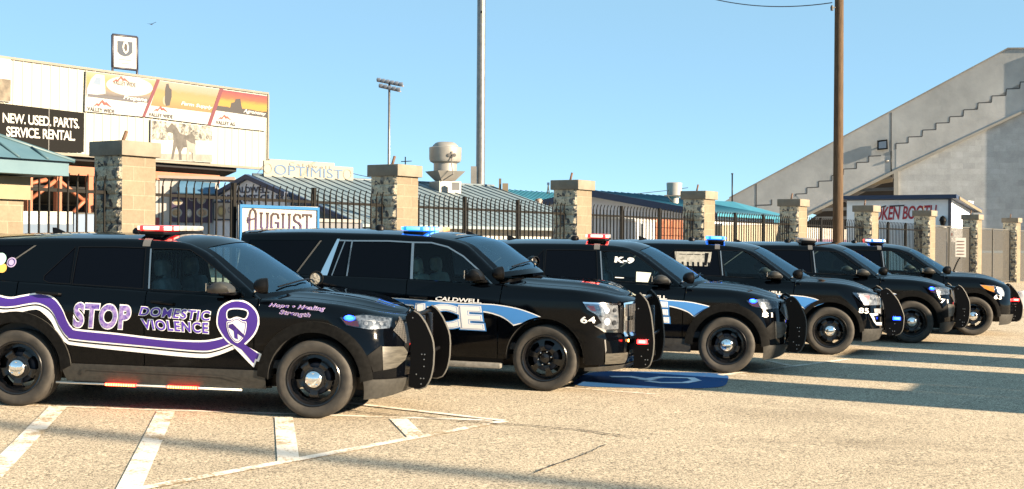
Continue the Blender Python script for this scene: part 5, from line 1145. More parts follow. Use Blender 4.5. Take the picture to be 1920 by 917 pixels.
# lower edge beam, recessed masonry wall, buttress added out of frame to shade it
slab(ST, tr_((1516, 399), (1677, 319), (1920, 206), (1990, 172), (1990, 177), (1920, 211), (1680, 323.5), (1516, 404)), -.3, .12).build('edge_beam', noisy('edge_pale', (0.264, 0.252, 0.228), (0.312, 0.3, 0.27), 1, .9), st, O)
CMU = block_mat('grey_block', (.36, .375, .39), (.43, .445, .46), (.36, .37, .38), .81, .40, .9, 'x', .25)
wm = MB(); slab(ST, tr_((1684, 470), (1990, 470), (1990, 176), (1920, 210), (1684, 322)), -.5, -.12, wm); Mw = Matrix.Rotation(math.atan2(SD[1], SD[0]), 4, 'Z'); Mw.translation = O; ow = local(wm, Mw.inverted()).build('masonry_wall', CMU, st); ow.matrix_local = Matrix.Rotation(math.atan2(SD[1], SD[0]), 4, 'Z')
slab(ST, tr_((1676, 470), (1685, 470), (1685, 320), (1676, 322)), -.3, .10).build('corner_post', noisy('edge_pale'), st, O)
a_ = ST.hit(1935, 300)[0]; slab(ST, [(a_, 0), (a_+.7, 0), (a_+.7, 15.5), (a_, 15.5)], -.5, .20).build('shade_buttress', CONC, st, O)
# dark space under the seating with its beams
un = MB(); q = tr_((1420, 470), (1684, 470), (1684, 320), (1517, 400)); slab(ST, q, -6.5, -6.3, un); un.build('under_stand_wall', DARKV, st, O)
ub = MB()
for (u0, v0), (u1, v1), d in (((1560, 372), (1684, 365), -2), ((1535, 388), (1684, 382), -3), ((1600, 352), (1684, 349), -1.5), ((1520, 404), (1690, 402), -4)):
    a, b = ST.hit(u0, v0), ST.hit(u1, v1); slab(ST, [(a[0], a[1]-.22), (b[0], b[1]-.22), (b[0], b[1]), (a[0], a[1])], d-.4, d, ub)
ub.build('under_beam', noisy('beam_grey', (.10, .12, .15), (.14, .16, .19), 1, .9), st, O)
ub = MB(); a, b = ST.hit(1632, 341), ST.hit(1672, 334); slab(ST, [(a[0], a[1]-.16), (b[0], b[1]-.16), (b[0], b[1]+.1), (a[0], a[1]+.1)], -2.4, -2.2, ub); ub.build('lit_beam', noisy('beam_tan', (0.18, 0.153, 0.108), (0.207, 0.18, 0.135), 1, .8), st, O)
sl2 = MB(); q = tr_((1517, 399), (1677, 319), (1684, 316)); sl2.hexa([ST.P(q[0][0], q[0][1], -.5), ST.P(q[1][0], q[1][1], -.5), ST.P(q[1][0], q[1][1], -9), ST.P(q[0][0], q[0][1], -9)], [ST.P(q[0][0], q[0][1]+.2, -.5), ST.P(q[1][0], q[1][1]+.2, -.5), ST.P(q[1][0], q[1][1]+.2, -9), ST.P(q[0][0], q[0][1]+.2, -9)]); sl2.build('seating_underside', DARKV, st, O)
# floodlight on the stand wall
q = ST.hit(1655, 271); o = ST.P(q[0], q[1], .3); rt = thing('floodlight', 'black floodlight box fixed high on the concrete stand', 'floodlight', o); m = MB(); slab(ST, tr_((1645, 282), (1665, 280), (1664, 262), (1645, 264)), .12, .30, m); m.build('lamp_box', BLACKP, rt, o); slab(ST, tr_((1648, 279), (1662, 278), (1662, 265), (1648, 267)), .302, .315).build('lamp_glass', principled('floodlight_glass', (.10, .13, .18), .1), rt, o)
MB().tube([ST.P(q[0], q[1]-.1, .02), ST.P(q[0], q[1]-.1, .3)], .06, 6).build('bracket', BLACKP, rt, o)
o = ST.P(*ST.hit(1663, 302), .03); rt = thing('wall_camera', 'small white camera below the floodlight on the concrete stand', 'camera', o); MB().box(o, (.22, .12, .16), None, 0, .04).build('housing', GALV, rt, o); MB().tube([ST.P(*ST.hit(1671, 283), .02), ST.P(*ST.hit(1671, 332), .02)], .04, 5).build('conduit', BLACKP, rt, o)
o = at(1373, 371, 99); rt = thing('flag_pole', 'thin dark pole rising above the low end of the concrete stand', 'pole', o); MB().tube([o-Vector((0, 0, 1)), at(1373, 327, 99)], .055, 6).build('shaft', BLACKP, rt, o); MB().lathe([(.001, 0), (.08, 0), (.08, .08), (.001, .1)], at(1373, 327, 99), 'z', 8).build('pole_cap', BLACKP, rt, o)

# ------------------------------------------------------------------ booth with red script, fittings, notice board
BPF = Plane((18.6, 58.0), FN, -FU); BPR = Plane((18.6, 58.0), FU, FN)
bo = thing('booth', 'white booth with red script lettering and a dark shed roof', 'booth', V3((18.6, 58), gz(18.6, 58))); O = bo.location
zt_ = BPF.hit(1783, 373)[1]; L_ = -4.6
slab(BPF, [(L_, 0), (0, 0), (0, zt_), (L_, zt_)], -3.3, 0).build('wall', noisy('booth_white', (.72, .75, .80), (.80, .82, .86), 2, .6), bo, O)
zr = 3.60; r_ = MB(); ra_ = [BPF.P(L_-.25, zt_+.02, .35), BPF.P(.30, zt_+.02, .35), BPF.P(.30, zr, -3.6), BPF.P(L_-.25, zr, -3.6)]; r_.hexa(ra_, [v+Vector((0, 0, .16)) for v in ra_]); r_.build('roof', NAVY, bo, O)
slab(BPR, [(0, zt_-.02), (3.4, zr-.03), (3.4, zr+.10), (0, zt_+.10)], .30, .34).build('rake_board', noisy('tan_rake', (0.135, 0.113, 0.0765), (0.162, 0.135, 0.09), 2, .7), bo, O)
flat_text(BPF, 'TOKEN BOOTH', BPF.trace((1630, 414), (1758, 409), (1757, 384), (1630, 389)), .02, .02, .25, .95).build('lettering', TXT_R, bo, O)
for uu in ((1648, 391, 1662, 387.5), (1668, 388, 1696, 386.5)): flat(BPF, [BPF.trace((uu[0], uu[1]), (uu[2], uu[3]), (uu[2], uu[3]-2.5), (uu[0], uu[1]-2.5))], .02).build('small_text', TXT_K, bo, O)
slab(BPF, [(-.13, 0), (-.003, 0), (-.003, zt_), (-.13, zt_)], .003, .05).build('corner_trim', principled('corner_dark', (.08, .08, .10), .6), bo, O)
q = BPF.hit(1769, 414); o = BPF.P(q[0], q[1], .1); rt = thing('wall_lantern', 'small black lantern on the white booth wall', 'lantern', o); MB().lathe([(.001, .22), (.10, .16), (.16, .0), (.12, -.02), (.10, -.16), (.05, -.2), (.001, -.2)], o, 'z', 14).build('shade', BLACKP, rt, o); MB().lathe([(.001, -.22), (.16, -.22), (.17, -.30), (.001, -.31)], o, 'z', 14).build('globe', WHITES, rt, o); MB().tube([o, BPF.P(q[0], q[1]+.1, .0)], .03, 5).build('bracket', BLACKP, rt, o)
NPf = Plane((P1+FU*STEP*7-FN*.15-FU*1.2)[:2], np.array((.827, -.562)), np.array((-.562, -.827)))
NB = Plane(at(1800, 463, 52.0)[:2], np.array((.985, -.17)), np.array((-.17, -.985)))
q = NB.trace((1791, 481), (1811, 482.5), (1811, 446), (1791, 446)); o = NB.P(*q[0]); rt = thing('notice_board', 'white notice board with faint red lines hung on the mesh gate', 'notice', o); slab(NB, q, 0, .04).build('panel', principled('notice_white', (.62, .60, .56), .6), rt, o)
for k in range(5): v = 452+k*6; flat(NB, [NB.trace((1794, v+1.2), (1808, v+1.6), (1808, v), (1794, v-.4))], .05).build('text_line', principled('faint_red', (0.203, 0.113, 0.099), .6), rt, o)
q = NB.trace((1781, 445), (1788, 445), (1788, 433), (1781, 433)); o = NB.P(*q[0]); rt = thing('notice_board', 'tiny white plate above and left of the larger notice board', 'notice', o); slab(NB, q, 0, .03).build('panel', WHITES, rt, o); slab(NB, NB.trace((1783, 442), (1786, 442), (1786, 437), (1783, 437)), .031, .034).build('text_block', principled('faint_red'), rt, o)
# chain hanging by the gate
c0, c1 = NB.hit(1799, 484), NB.hit(1786, 512); ck = MB()
for k in range(10): t_ = k/9; ck.lathe([(.001, -.04), (.032, -.025), (.032, .025), (.001, .04)], NB.P(c0[0]+(c1[0]-c0[0])*t_**.8, c0[1]+(c1[1]-c0[1])*t_, .06), 'z', 8)
o = NB.P(*c0, .06); rt = thing('chain', 'dark chain sagging below the white notice board', 'chain', o); ck.build('links', BLACKP, rt, o)
# heap of old snow at the right edge
r_ = np.random.RandomState(4); hb = MB(); nx, ny = 30, 14; hc = at(1905, 545, 38); hz0 = gz(hc.x, hc.y)
Vs = [(hc.x-1.0+3.2*i/nx+.3*j/ny, hc.y-.6+2.2*j/ny, hz0-.05+(.50*math.sin(math.pi*j/ny)**.6*min(1, (i/nx)*3.2)**.7*(.75+.35*r_.rand()))) for j in range(ny+1) for i in range(nx+1)]
hb.add(Vs, [(j*(nx+1)+i, j*(nx+1)+i+1, (j+1)*(nx+1)+i+1, (j+1)*(nx+1)+i) for j in range(ny) for i in range(nx)], 0, True); o = Vector((hc.x, hc.y, hz0)); tag(hb.build('snow_heap', noisy('old_snow', (0.372, 0.336, 0.33), (0.432, 0.408, 0.408), 5, .9, .4, 20, .03), None), 'low white heap of old snow beyond the last dark car at the right edge', 'snow')

# ------------------------------------------------------------------ poles and wires
o = at(901, 352, 64); gzp = gz(o.x, o.y); rt = thing('light_mast', 'thick round grey metal mast rising out of the top of the view', 'mast', (o.x, o.y, gzp)); tp = at(903, -60, 64)
MB().tube([(o.x, o.y, gzp), (tp.x, tp.y, tp.z)], [.215, .19], 20).build('shaft', GALV, rt, rt.location); b0 = at(888, 352, 63.6); b1 = at(888, 312, 63.6); MB().box(((b0.x+b1.x)/2, b0.y, (b0.z+b1.z)/2), (.26, .2, abs(b1.z-b0.z))).build('control_box', noisy('box_grey', (0.153, 0.153, 0.149), (0.18, 0.18, 0.176), 3, .6), rt, rt.location)
MB().box((at(867+36, 24, 64).x, 63.75, at(903, 24, 64).z), (.08, .05, .10)).build('hand_hole', BLACKP, rt, rt.location)
Yf = 112; o = at(729.5, 330, Yf); rt = thing('floodlight_mast', 'slim sports light mast with two rows of lamps, far behind the second pillar', 'mast', (o.x, o.y, gz(o.x, o.y))); MB().tube([(o.x, o.y, rt.location.z), at(730, 152, Yf)], [.13, .09], 8).build('shaft', GALV, rt, rt.location)
for (u0, v0, u1, v1, n_) in ((707, 152, 757, 162, 6), (711, 163, 752, 172, 5)):
    a, b = at(u0, v0, Yf), at(u1, v1, Yf); MB().tube([a, b], .07, 6).build('crossarm', principled('arm_grey', (.16, .17, .2), .6), rt, rt.location)
    for k in range(n_):
        p = a+(b-a)*(k+.4)/n_; M4 = Matrix.Rotation(.5, 3, 'X'); MB().box(p+Vector((0, -.15, .12)), (.34, .30, .26), M4, 0, .05).build('lamp_head', principled('lamp_blue_grey', (.10, .12, .16), .5), rt, rt.location)
Yp = 40.0; o = at(1571, 470, Yp); gzp = gz(o.x, o.y); rt = thing('utility_pole', 'weathered brown wooden utility pole rising past the top of the view', 'pole', (o.x, o.y, gzp)); tp = at(1574, -70, Yp)
MB().tube([(o.x, o.y, gzp), (o.x+(tp.x-o.x)*.5, o.y, (gzp+tp.z)/2), (tp.x, tp.y, tp.z)], [.158, .14, .125], 20).build('shaft', WOOD, rt, rt.location); ip = at(1560, 14, Yp-.2); MB().tube([at(1566, 14, Yp-.1), ip], .02, 5).build('insulator_pin', GREYED, rt, rt.location); MB().lathe([(.001, -.10), (.04, -.09), (.05, 0), (.03, .06), (.001, .07)], ip, 'z', 10).build('insulator', GREYED, rt, rt.location)
WIRE = principled('wire_black', (.02, .025, .04), .6)
def wire(label, a, b, sag, r=.016):
    a, b = Vector(a), Vector(b); pts = [a+(b-a)*t-Vector((0, 0, sag*4*t*(1-t))) for t in np.linspace(0, 1, 16)]; m = MB(); m.tube([p-a for p in pts], r, 5); w_ = m.build('overhead_wire', WIRE); w_.location = a; return tag(w_, label, 'wire', 'overhead wires')
wire('thin wire running left from the top of the wooden utility pole', at(1560, 5, Yp), at(1300, -12, 46), .25)
wire('faint wire crossing the sky between the roof sign and the stone pillars', at(630, 318, 95), at(1290, 352, 95), 1.2, .022)
wire('thin wire sagging from the grandstand to the club house gable', at(425, 338, 55), at(500, 300, 58), .5, .014)
# antenna on the far roof and a bird
o = at(1028, 362, 80); rt = thing('roof_antenna', 'small tripod antenna on the far teal roof', 'antenna', o); m = MB()
for du in (-4, 4): m.tube([at(1028+du*.5, 364, 80), at(1028, 346, 80)], .03, 4)
m.build('legs', GREYED, rt, o); MB().box(at(1028, 344.5, 80), (.14, .14, .14)).build('head', principled('antenna_blue', (.03, .06, .12), .6), rt, o)
o = at(760, 302, 60); rt = thing('roof_antenna', 'small bare antenna just right of the second stone pillar top', 'antenna', o); m = MB(); m.tube([at(760, 310, 60), at(760, 294, 60)], .025, 4); m.tube([at(752, 303, 60), at(772, 302, 60)], .018, 4); m.build('mast_rods', BLACKP, rt, o)
o = at(284, 46, 90); m = MB(); m.add([Vector(v)*.9 for v in ((-.15, 0, 0), (.15, 0, .0), (0, .06, .02), (0, -.06, .02), (-.02, .0, .05), (.03, .55, .12), (-.04, .55, .12), (.03, -.55, .12), (-.04, -.55, .12), (0, 0, -.04))], [(0, 2, 4), (4, 2, 1), (4, 1, 3), (0, 4, 3), (0, 9, 2), (2, 9, 1), (1, 9, 3), (3, 9, 0), (2, 5, 6), (6, 4, 2), (3, 7, 8), (8, 4, 3)]); b_ = m.build('bird', principled('bird_dark', (.05, .08, .14), .8)); b_.location = o; b_.rotation_euler = (0, 0, .9); tag(b_, 'tiny dark bird gliding in the sky above the boards', 'bird')

# ------------------------------------------------------------------ month sign on the fence
fpl = Plane((P1+MID+FN*.10), FU, FN)
q = fpl.trace((445, 500), (594, 500), (594, 388), (445, 384)); o = fpl.P(*q[0]); rt = thing('month_sign', 'white sign lettered AUGUST in a bright blue frame on the fence', 'sign', o); slab(fpl, q, 0, .025).build('panel', principled('sign_white', (0.297, 0.288, 0.27), .6), rt, o)
fr = MB(); fw = .05
for a, b in ((0, 1), (1, 2), (2, 3), (3, 0)):
    pass
(a0, z0), (a1_, _), (_, z1), _ = q
z1 = max(q[2][1], q[3][1])-.01
slab(fpl, [(a0, z0), (a0+fw, z0), (a0+fw, z1-fw), (a0, z1-fw)], .026, .05, fr); slab(fpl, [(a1_-fw, z0), (a1_, z0), (a1_, z1-fw), (a1_-fw, z1-fw)], .026, .05, fr); slab(fpl, [(a0, z1-fw+.001), (a1_, z1-fw+.001), (a1_, z1), (a0, z1)], .026, .05, fr); fr.build('frame', principled('bright_blue_frame', (0.0045, 0.099, 0.248), .5), rt, o)
# tall narrow serif lettering, built from strokes
def ramp_ink():
    m = principled('purple_brown_ink', (.08, .03, .08), .6); t = NT(m); tc = t.n('ShaderNodeTexCoord'); sp = t.n('ShaderNodeSeparateXYZ'); t.l(tc.outputs['Generated'], sp.inputs[0]); t.base(t.ramp(sp.outputs[2], (.1, (.03, .010, .075)), (.8, (.018, .006, .007)))); return m
LG = {'A': [[(0, 0), (0, .75), (.12, .95), (.35, 1.02), (.60, .95), (.70, .80), (.70, 0)], [(-.25, .50), (.70, .60)], [(-.18, .62), (-.18, .40)], [(-.12, 0), (.12, 0)], [(.58, 0), (.82, 0)]],
      'U': [[(0, 1), (0, .18), (.12, .02), (.45, .02), (.58, .18), (.58, 1)], [(-.1, 1), (.1, 1)], [(.48, 1), (.68, 1)]],
      'G': [[(.58, .80), (.55, .95), (.40, 1), (.16, 1), (0, .86), (0, .16), (.14, .02), (.44, .02), (.58, .16), (.58, .45), (.34, .45)], [(.58, .80), (.62, .72)]],
      'S': [[(.56, .78), (.50, .95), (.36, 1), (.16, 1), (.02, .86), (.02, .68), (.16, .56), (.42, .46), (.56, .32), (.56, .14), (.42, .02), (.16, .02), (.02, .12), (.0, .24)]],
      'T': [[(.30, 0), (.30, 1)], [(-.04, .88), (-.02, 1), (.62, 1), (.64, .88)], [(.18, 0), (.42, 0)]]}
ink = ramp_ink(); xb0 = fpl.trace((462, 436), (583, 432), (583, 402), (462, 394)); lw = .030
def letter(ch, t0, t1, top, lo):
    m = MB(); w0 = max(p[0] for s in LG[ch] for p in s)
    for s in LG[ch]:
        pts = [(t0+(t1-t0)*p[0]/max(w0, .5), lo+(top-lo)*p[1]) for p in s]
        for i in range(len(pts)-1):
            a, b = np.array(pts[i]), np.array(pts[i+1]); d = b-a; L = np.linalg.norm(d)
            if L < 1e-6: continue
            d = d/L; n_ = np.array((-d[1], d[0]))*lw/2*(1.25 if abs(d[1]) > .6 else .9); slab(fpl, [tuple(a-n_-d*.010), tuple(b-n_+d*.010), tuple(b+n_+d*.010), tuple(a+n_-d*.010)], .026+.0005*i, .036+.0007*i, m)
    m.build('letter', ink, rt, o)
for ch_, u0, u1, vt, vb in (('A', 465, 479, 393, 434), ('U', 487, 501, 400, 430.5), ('G', 506, 520, 401, 431), ('U', 528, 542, 402, 431.5), ('S', 548, 561, 402.5, 432), ('T', 566, 581, 403, 433)):
    pa, pb = fpl.hit(u0, vb), fpl.hit(u1, vt); pc = fpl.hit(u0, vt); letter(ch_, pa[0], pb[0], (pb[1]+pc[1])/2, pa[1])

# ------------------------------------------------------------------ out of frame on the right: stand-in boxes added to throw the shadow bands, and a lamp post
def cpos(c, e): return np.array((.39, .92))*c+np.array((.92, -.39))*e
def shade_box(c0_, c1_, e, h, label, m):
    p = cpos((c0_+c1_)/2, e); z = gz(*p); rt = thing('shadow_caster', label, 'container', (p[0], p[1], z), 'unseen shadow casters right of the lot'); R_ = Matrix.Rotation(math.atan2(.92, .39)-math.pi/2+math.pi/2, 3, 'Z')
    b = MB().box((0, 0, h/2), (c1_-c0_, 2.4, h), R_); b.build('body', m, rt); r = MB()
    L = c1_-c0_
    for k in range(int(L/.3)+1):
        for sd in (-1, 1): r.box(R_ @ Vector((-L/2+.05+k*(L-.1)/max(1, int(L/.3)), sd*1.22, h/2)), (.08, .04, h-.2), R_)
    r.build('corrugation', m, rt)
SC = noisy('caster_rust', (.10, .045, .03), (.16, .07, .045), 1.5, .7)
for k, (a, b, h, nm) in enumerate(((16.05, 17.55, 6.4, 'tall unseen box nearest the camera, added to cast a shadow'), (17.56, 18.45, 3.45, 'lower unseen box between two taller ones, added to cast a shadow'), (18.46, 20.75, 6.4, 'tall unseen box second from the camera, added to cast a shadow'), (21.6, 23.4, 4.05, 'tall unseen box third from the camera, added to cast a shadow'), (24.15, 26.0, 4.2, 'tall unseen box farthest from the camera, added to cast a shadow'))): shade_box(a, b, 8, h, nm, SC)
p = cpos(9.65, 46); rt = thing('lamp_post', 'tall lamp post far to the right of the camera, out of view', 'lamp post', (p[0], p[1], gz(*p))); MB().tube([(0, 0, 0), (0, 0, 24)], [.17, .15], 10).build('shaft', GALV, rt); MB().box((.3, 0, 24.05), (.9, .3, .12), None, 0, .03).build('lamp_head', GALV, rt)
# ------------------------------------------------------------------ the six police vehicles
def car_matrix(x, y, yaw, half=HALF):
    d = Vector((math.cos(yaw), -math.sin(yaw), GA*math.cos(yaw)-GB*math.sin(yaw))).normalized(); nz = Vector((-GA, -GB, 1)).normalized(); n = nz.cross(d)
    p = Vector((x, y, GA*x+GB*y))+n*half; M = Matrix((d, n, nz)).transposed().to_4x4(); M.translation = p; return M
GRP = 'police vehicles parked in a row'
W_EX = [(.80, .99), (.827, 1.02), (.878, 1.047), (.925, 1.02), (.957, .986), (1.0, .925), (1.038, .849), (1.064, .79), (1.079, .735), (1.088, .646), (1.085, .519), (1.075, .45), (1.062, .391), (1.04, .34), (1.013, .299), (.961, .278), (.90, .280), (.845, .293), (.860, .511), (.862, .716)]
W_EB = [(.82, 1.0), (.839, 1.034), (.907, 1.064), (.955, 1.045), (.991, 1.011), (1.05, .945), (1.104, .874), (1.145, .79), (1.177, .708), (1.20, .64), (1.205, .596), (1.20, .50), (1.192, .427), (1.175, .38), (1.146, .341), (1.08, .315), (.956, .305), (.93, .40), (.92, .7)]
W_TA = [(.978, 1.132), (1.0, 1.155), (1.023, 1.164), (1.07, 1.12), (1.117, 1.061), (1.145, .98), (1.166, .897), (1.188, .747), (1.205, .597), (1.203, .52), (1.197, .446), (1.185, .38), (1.167, .324), (1.14, .295), (1.107, .283), (1.03, .278), (.975, .276), (.978, .465), (.99, .694)]
POSES = [(-1.9182, 13.2822, .1168, .975), (.3824, 15.9507, .232, .985), (2.9024, 18.487, .1168, .975), (5.0457, 21.7031, .1168, .975), (7.1468, 24.4642, .1168, .975), (9.0213, 26.779, .1168, .975)]
A20, TAH, B16 = KIND['explorer20']['shape'], KIND['tahoe']['shape'], KIND['explorer16']['shape']
c1 = thing('police_suv', None, None, M=car_matrix(*POSES[0])); build_car('explorer20', c1); strap(c1, A20); 
c3 = copy_tree(c1); c3.matrix_world = car_matrix(*POSES[2]); c5 = copy_tree(c1); c5.matrix_world = car_matrix(*POSES[4])
c2 = thing('police_suv', None, None, M=car_matrix(*POSES[1])); build_car('tahoe', c2, SEATL, False)
c4 = thing('police_suv', None, None, M=car_matrix(*POSES[3])); build_car('explorer16', c4, SEAT, False); strap(c4, B16)
c6 = copy_tree(c4); c6.matrix_world = car_matrix(*POSES[5])
tag(c1, 'black police SUV with a purple ribbon and STOP DOMESTIC VIOLENCE wrap', 'police car', GRP)
tag(c2, 'big black police SUV with chrome window trim, numbered 64', 'police car', GRP)
tag(c3, 'black police SUV with K-9 on its front window, numbered 81', 'police car', GRP)
tag(c4, 'black police SUV with a white cage behind its rear window, numbered 85', 'police car', GRP)
tag(c5, 'black police SUV numbered 71, second from the right', 'police car', GRP)
tag(c6, 'black police SUV with amber headlamps, farthest right of the row', 'police car', GRP)

# --- first: awareness wrap
for c, blue in ((c1, True), (c3, True), (c5, True)):
    led_headlight(c, A20, KIND['explorer20']['headlight'], (.345, .985), [(.275, .965), (.42, .957), (.43, .905), (.36, .912), (.31, .925)], ((.50, .935), (.585, .95), (.66, .93)))
    roof_kit(c, A20)
st_t = smooth_loop([(-3.9, 1.10), (-3.5, 1.15), (-3.219, 1.085), (-3.10, 1.069), (-2.99, 1.09), (-2.83, 1.119), (-2.74, 1.112), (-2.657, 1.079), (-2.602, 1.035), (-2.55, .964), (-2.50, .86), (-2.455, .80), (-2.39, .775), (-2.0, .750), (-1.522, .712), (-1.169, .705), (-1.004, .724), (-.849, .770)], 6, False)
st_m = smooth_loop([(-3.9, .99), (-3.5, 1.03), (-3.208, .975), (-3.06, .980), (-2.94, 1.004), (-2.82, 1.020), (-2.72, .990), (-2.646, .925), (-2.58, .800), (-2.50, .700), (-2.40, .671), (-1.753, .635), (-1.169, .604), (-.982, .626), (-.805, .693)], 6, False)
st_b = smooth_loop([(-3.9, .94), (-3.5, .98), (-3.208, .932), (-3.01, .937), (-2.877, .966), (-2.80, .966), (-2.72, .910), (-2.66, .845), (-2.59, .720), (-2.515, .650), (-2.40, .626), (-1.764, .582), (-1.169, .551), (-.982, .577), (-.772, .662)], 6, False)
up_ = lambda L, d: [(a, b+d) for a, b in L]
decal('white_stripe', c1, A20, [band(up_(st_t, .018), st_b)], WHITE_V, .003)
decal('black_pinstripe', c1, A20, [band(up_(st_m, .004), up_(st_m, -.010))], PAINT, .0052)
decal('purple_stripe', c1, A20, [band(st_t, up_(st_m, .020))], PURPLE, .0052)
o_ = [(-.96, .946), (-.937, 1.039), (-.86, 1.097), (-.772, 1.115), (-.673, 1.092), (-.585, 1.017), (-.563, .915), (-.607, .799), (-.728, .684)]
loop_o = smooth_loop(o_+[(-.80, .70), (-.871, .746), (-.948, .857)], 5)
hole = smooth_loop([(-.86, 1.021), (-.772, 1.039), (-.673, 1.021), (-.69, .955), (-.772, .969), (-.855, .945)], 4)
decal('ribbon_outline', c1, A20, [offset_poly(loop_o, .016)], WHITE_V, .0065)
decal('ribbon_shadow', c1, A20, [[(-.585, 1.02), (-.548, .97), (-.545, .90), (-.60, .78), (-.705, .675), (-.735, .69), (-.60, .82), (-.57, .92)]], WHITE_V, .0058)
tail = [(-1.02, .70), (-.86, .752), (-.74, .74), (-.66, .665), (-.541, .608), (-.563, .551), (-.585, .560), (-.596, .502), (-.74, .655), (-.80, .69), (-.92, .628), (-1.02, .605)]
decal('ribbon_tail_outline', c1, A20, [[(-.80, .71), (-.68, .69), (-.52, .612), (-.545, .535), (-.575, .54), (-.60, .475), (-.66, .53), (-.80, .672)]], WHITE_V, .0068)
decal('ribbon_loop', c1, A20, [loop_o], PURPLE, .0078)
decal('ribbon_hole', c1, A20, [offset_poly(hole, .012)], WHITE_V, .0088); decal('ribbon_opening', c1, A20, [hole], PAINT, .0096)
decal('ribbon_tail', c1, A20, [[(-.80, .735), (-.70, .71), (-.545, .606), (-.566, .556), (-.585, .564), (-.602, .516), (-.72, .650), (-.84, .715)]], PURPLE, .0085)
sh_ = smooth_loop([(-.871, .915), (-.835, .922), (-.772, .955), (-.71, .925), (-.675, .92), (-.673, .857), (-.695, .777), (-.761, .711), (-.827, .759), (-.865, .839)], 3)
decal('shield', c1, A20, [sh_], WHITE_V, .0105)
decal('shield_edge', c1, A20, [offset_poly(sh_, -.008), offset_poly(sh_, -.014)], PURPLE, .0118)
decal('shield_art', c1, A20, [[(-.85, .89), (-.81, .90), (-.69, .79), (-.70, .765), (-.74, .79), (-.85, .86)]], PURPLE_D, .0118); decal('shield_art', c1, A20, [[(-.80, .84), (-.765, .85), (-.755, .745), (-.79, .76)], ], PURPLE, .0122)
q = [(-2.440, .812), (-1.862, .806), (-1.846, 1.040), (-2.425, 1.050)]
letters('lettering_outline', c1, A20, 'STOP', q, WHITE_V, .003, None, .035, .035, 0, 1.1); letters('lettering', c1, A20, 'STOP', q, LILAC, .0052, None, .035, 0, 0, 1.1)
for b_, q in (('DOMESTIC', [(-1.765, .950), (-1.050, .917), (-1.040, 1.012), (-1.742, 1.034)]), ('VIOLENCE', [(-1.715, .817), (-1.058, .794), (-1.058, .898), (-1.742, .912)])):
    letters('lettering_outline', c1, A20, b_, q, WHITE_V, .003, None, .02, .055, 0, 1.15); letters('lettering', c1, A20, b_, q, PURPLE_L, .0052, None, .02, 0, 0, 1.15)
for b_, q in (('Hope \u2022 Healing', [(-.462, 1.066), (.095, 1.040), (.105, 1.088), (-.45, 1.108)]), ('Strength', [(-.352, .996), (-.05, .976), (-.04, 1.024), (-.342, 1.046)])):
    letters('lettering_outline', c1, A20, b_, q, principled('pale_lilac', (.58, .45, .62), .4), .003, None, .0, .05, .2, 1.1); letters('lettering', c1, A20, b_, q, PURPLE, .005, None, -.004, 0, .2, 1.1)
for cc, r_, m_ in (((-3.166, 1.425), .050, principled('badge_lilac', (.40, .33, .50), .4)), ((-3.252, 1.365), .046, principled('badge_orange', (.75, .42, .10), .4)), ((-3.29, 1.455), .062, principled('badge_mint', (.42, .70, .62), .4))): decal('rear_badge', c1, A20, [ellipse(cc, r_, r_, 18)], m_, .004+.001*r_*20, A20.cabin)
decal('rear_badge_detail', c1, A20, [ellipse((-3.166, 1.425), .038, .038, 16), ellipse((-3.166, 1.425), .031, .031, 16)], PURPLE_D, .0075, A20.cabin)
# lit strips under the sill
rl = MB(); rl.tube([(-2.62, -.955, .255), (-.72, -.955, .250)], .011, 6); rl.build('running_light_rail', principled('rail_silver', (.75, .72, .66), .35, .3), c1)
for x0, x1 in ((-2.11, -1.79), (-1.475, -1.155)):
    m = MB(); m.box(((x0+x1)/2, -.962, .254), (x1-x0, .03, .028), None, 0, .006); ho = m.build('strobe_light', principled('red_strip', (.9, .03, .02), .3, 0, .5, (1, .03, .02), 2.5), c1); k = MB()
    for x in np.linspace(x0+.02, x1-.02, 12): k.box((x, -.980, .254), (.014, .012, .018))
    k.build('strobe_core', LED_O, ho)
push_bumper(c1, W_EX); light_bar(c1, A20, lit_cells=(0, 1), seq=('red', 'red', 'clear', 'clear', 'clear', 'clear'))
for c in (c1, c3, c5):
    spotlight(c, (-.51, -.98, 1.275), (.92, .36, .02)); spotlight(c, (-.49, .88, 1.285), (.35, -.90, .10) if c is c1 else (.9, .1, .05), noisy('led_honeycomb', (.02, .02, .02), (.26, .25, .22), 45, .3) if c is c1 else None)
    MB().tube([(-.64, -.90, 1.19), (-.60, -.95, 1.235)], .016, 6).build('spotlight_arm', CHROME, c); MB().tube([(-.62, .84, 1.17), (-.55, .88, 1.24)], .016, 6).build('spotlight_arm', CHROME, c)
# windshield mount devices seen through the glass
MB().box((-.98, .05, 1.42), (.05, .20, .13), None, 0, .01).build('dash_camera', principled('device_grey', (.35, .38, .40), .5), c1)

# --- second: the big SUV, number 64
push_bumper(c2, W_TA, .50, (1.09, .66), (1.076, .592, LED_RC, LED_R)); light_bar(c2, TAH, -1.91, -1.60, 1.885, ('blue', 'blue', 'blue', 'clear', 'amber', 'amber'), LED_B, LED_BC, (0, 1, 2))
stt = smooth_loop([(-2.9, 1.03), (-2.4, 1.022), (-1.841, 1.013), (-1.533, 1.004), (-1.081, .988), (-.75, .986), (-.574, .981), (-.342, .950), (-.16, .90), (-.035, .853)], 5, False)
stb = smooth_loop([(-2.9, .95), (-2.4, .955), (-1.841, .958), (-1.533, .945), (-1.1, .925), (-.739, .910), (-.563, .875), (-.46, .83), (-.372, .765)], 5, False)
def side_stripe(c, sh, stt, stb):
    end = [stt[-1]]; decal('stripe_edge', c, sh, [band(up_(stt, .012), up_(stb, -.014))], WHITE_V, .003); decal('blue_stripe', c, sh, [band(stt, up_(stb, .004))], BLUE_V, .0048)
side_stripe(c2, TAH, stt, stb)
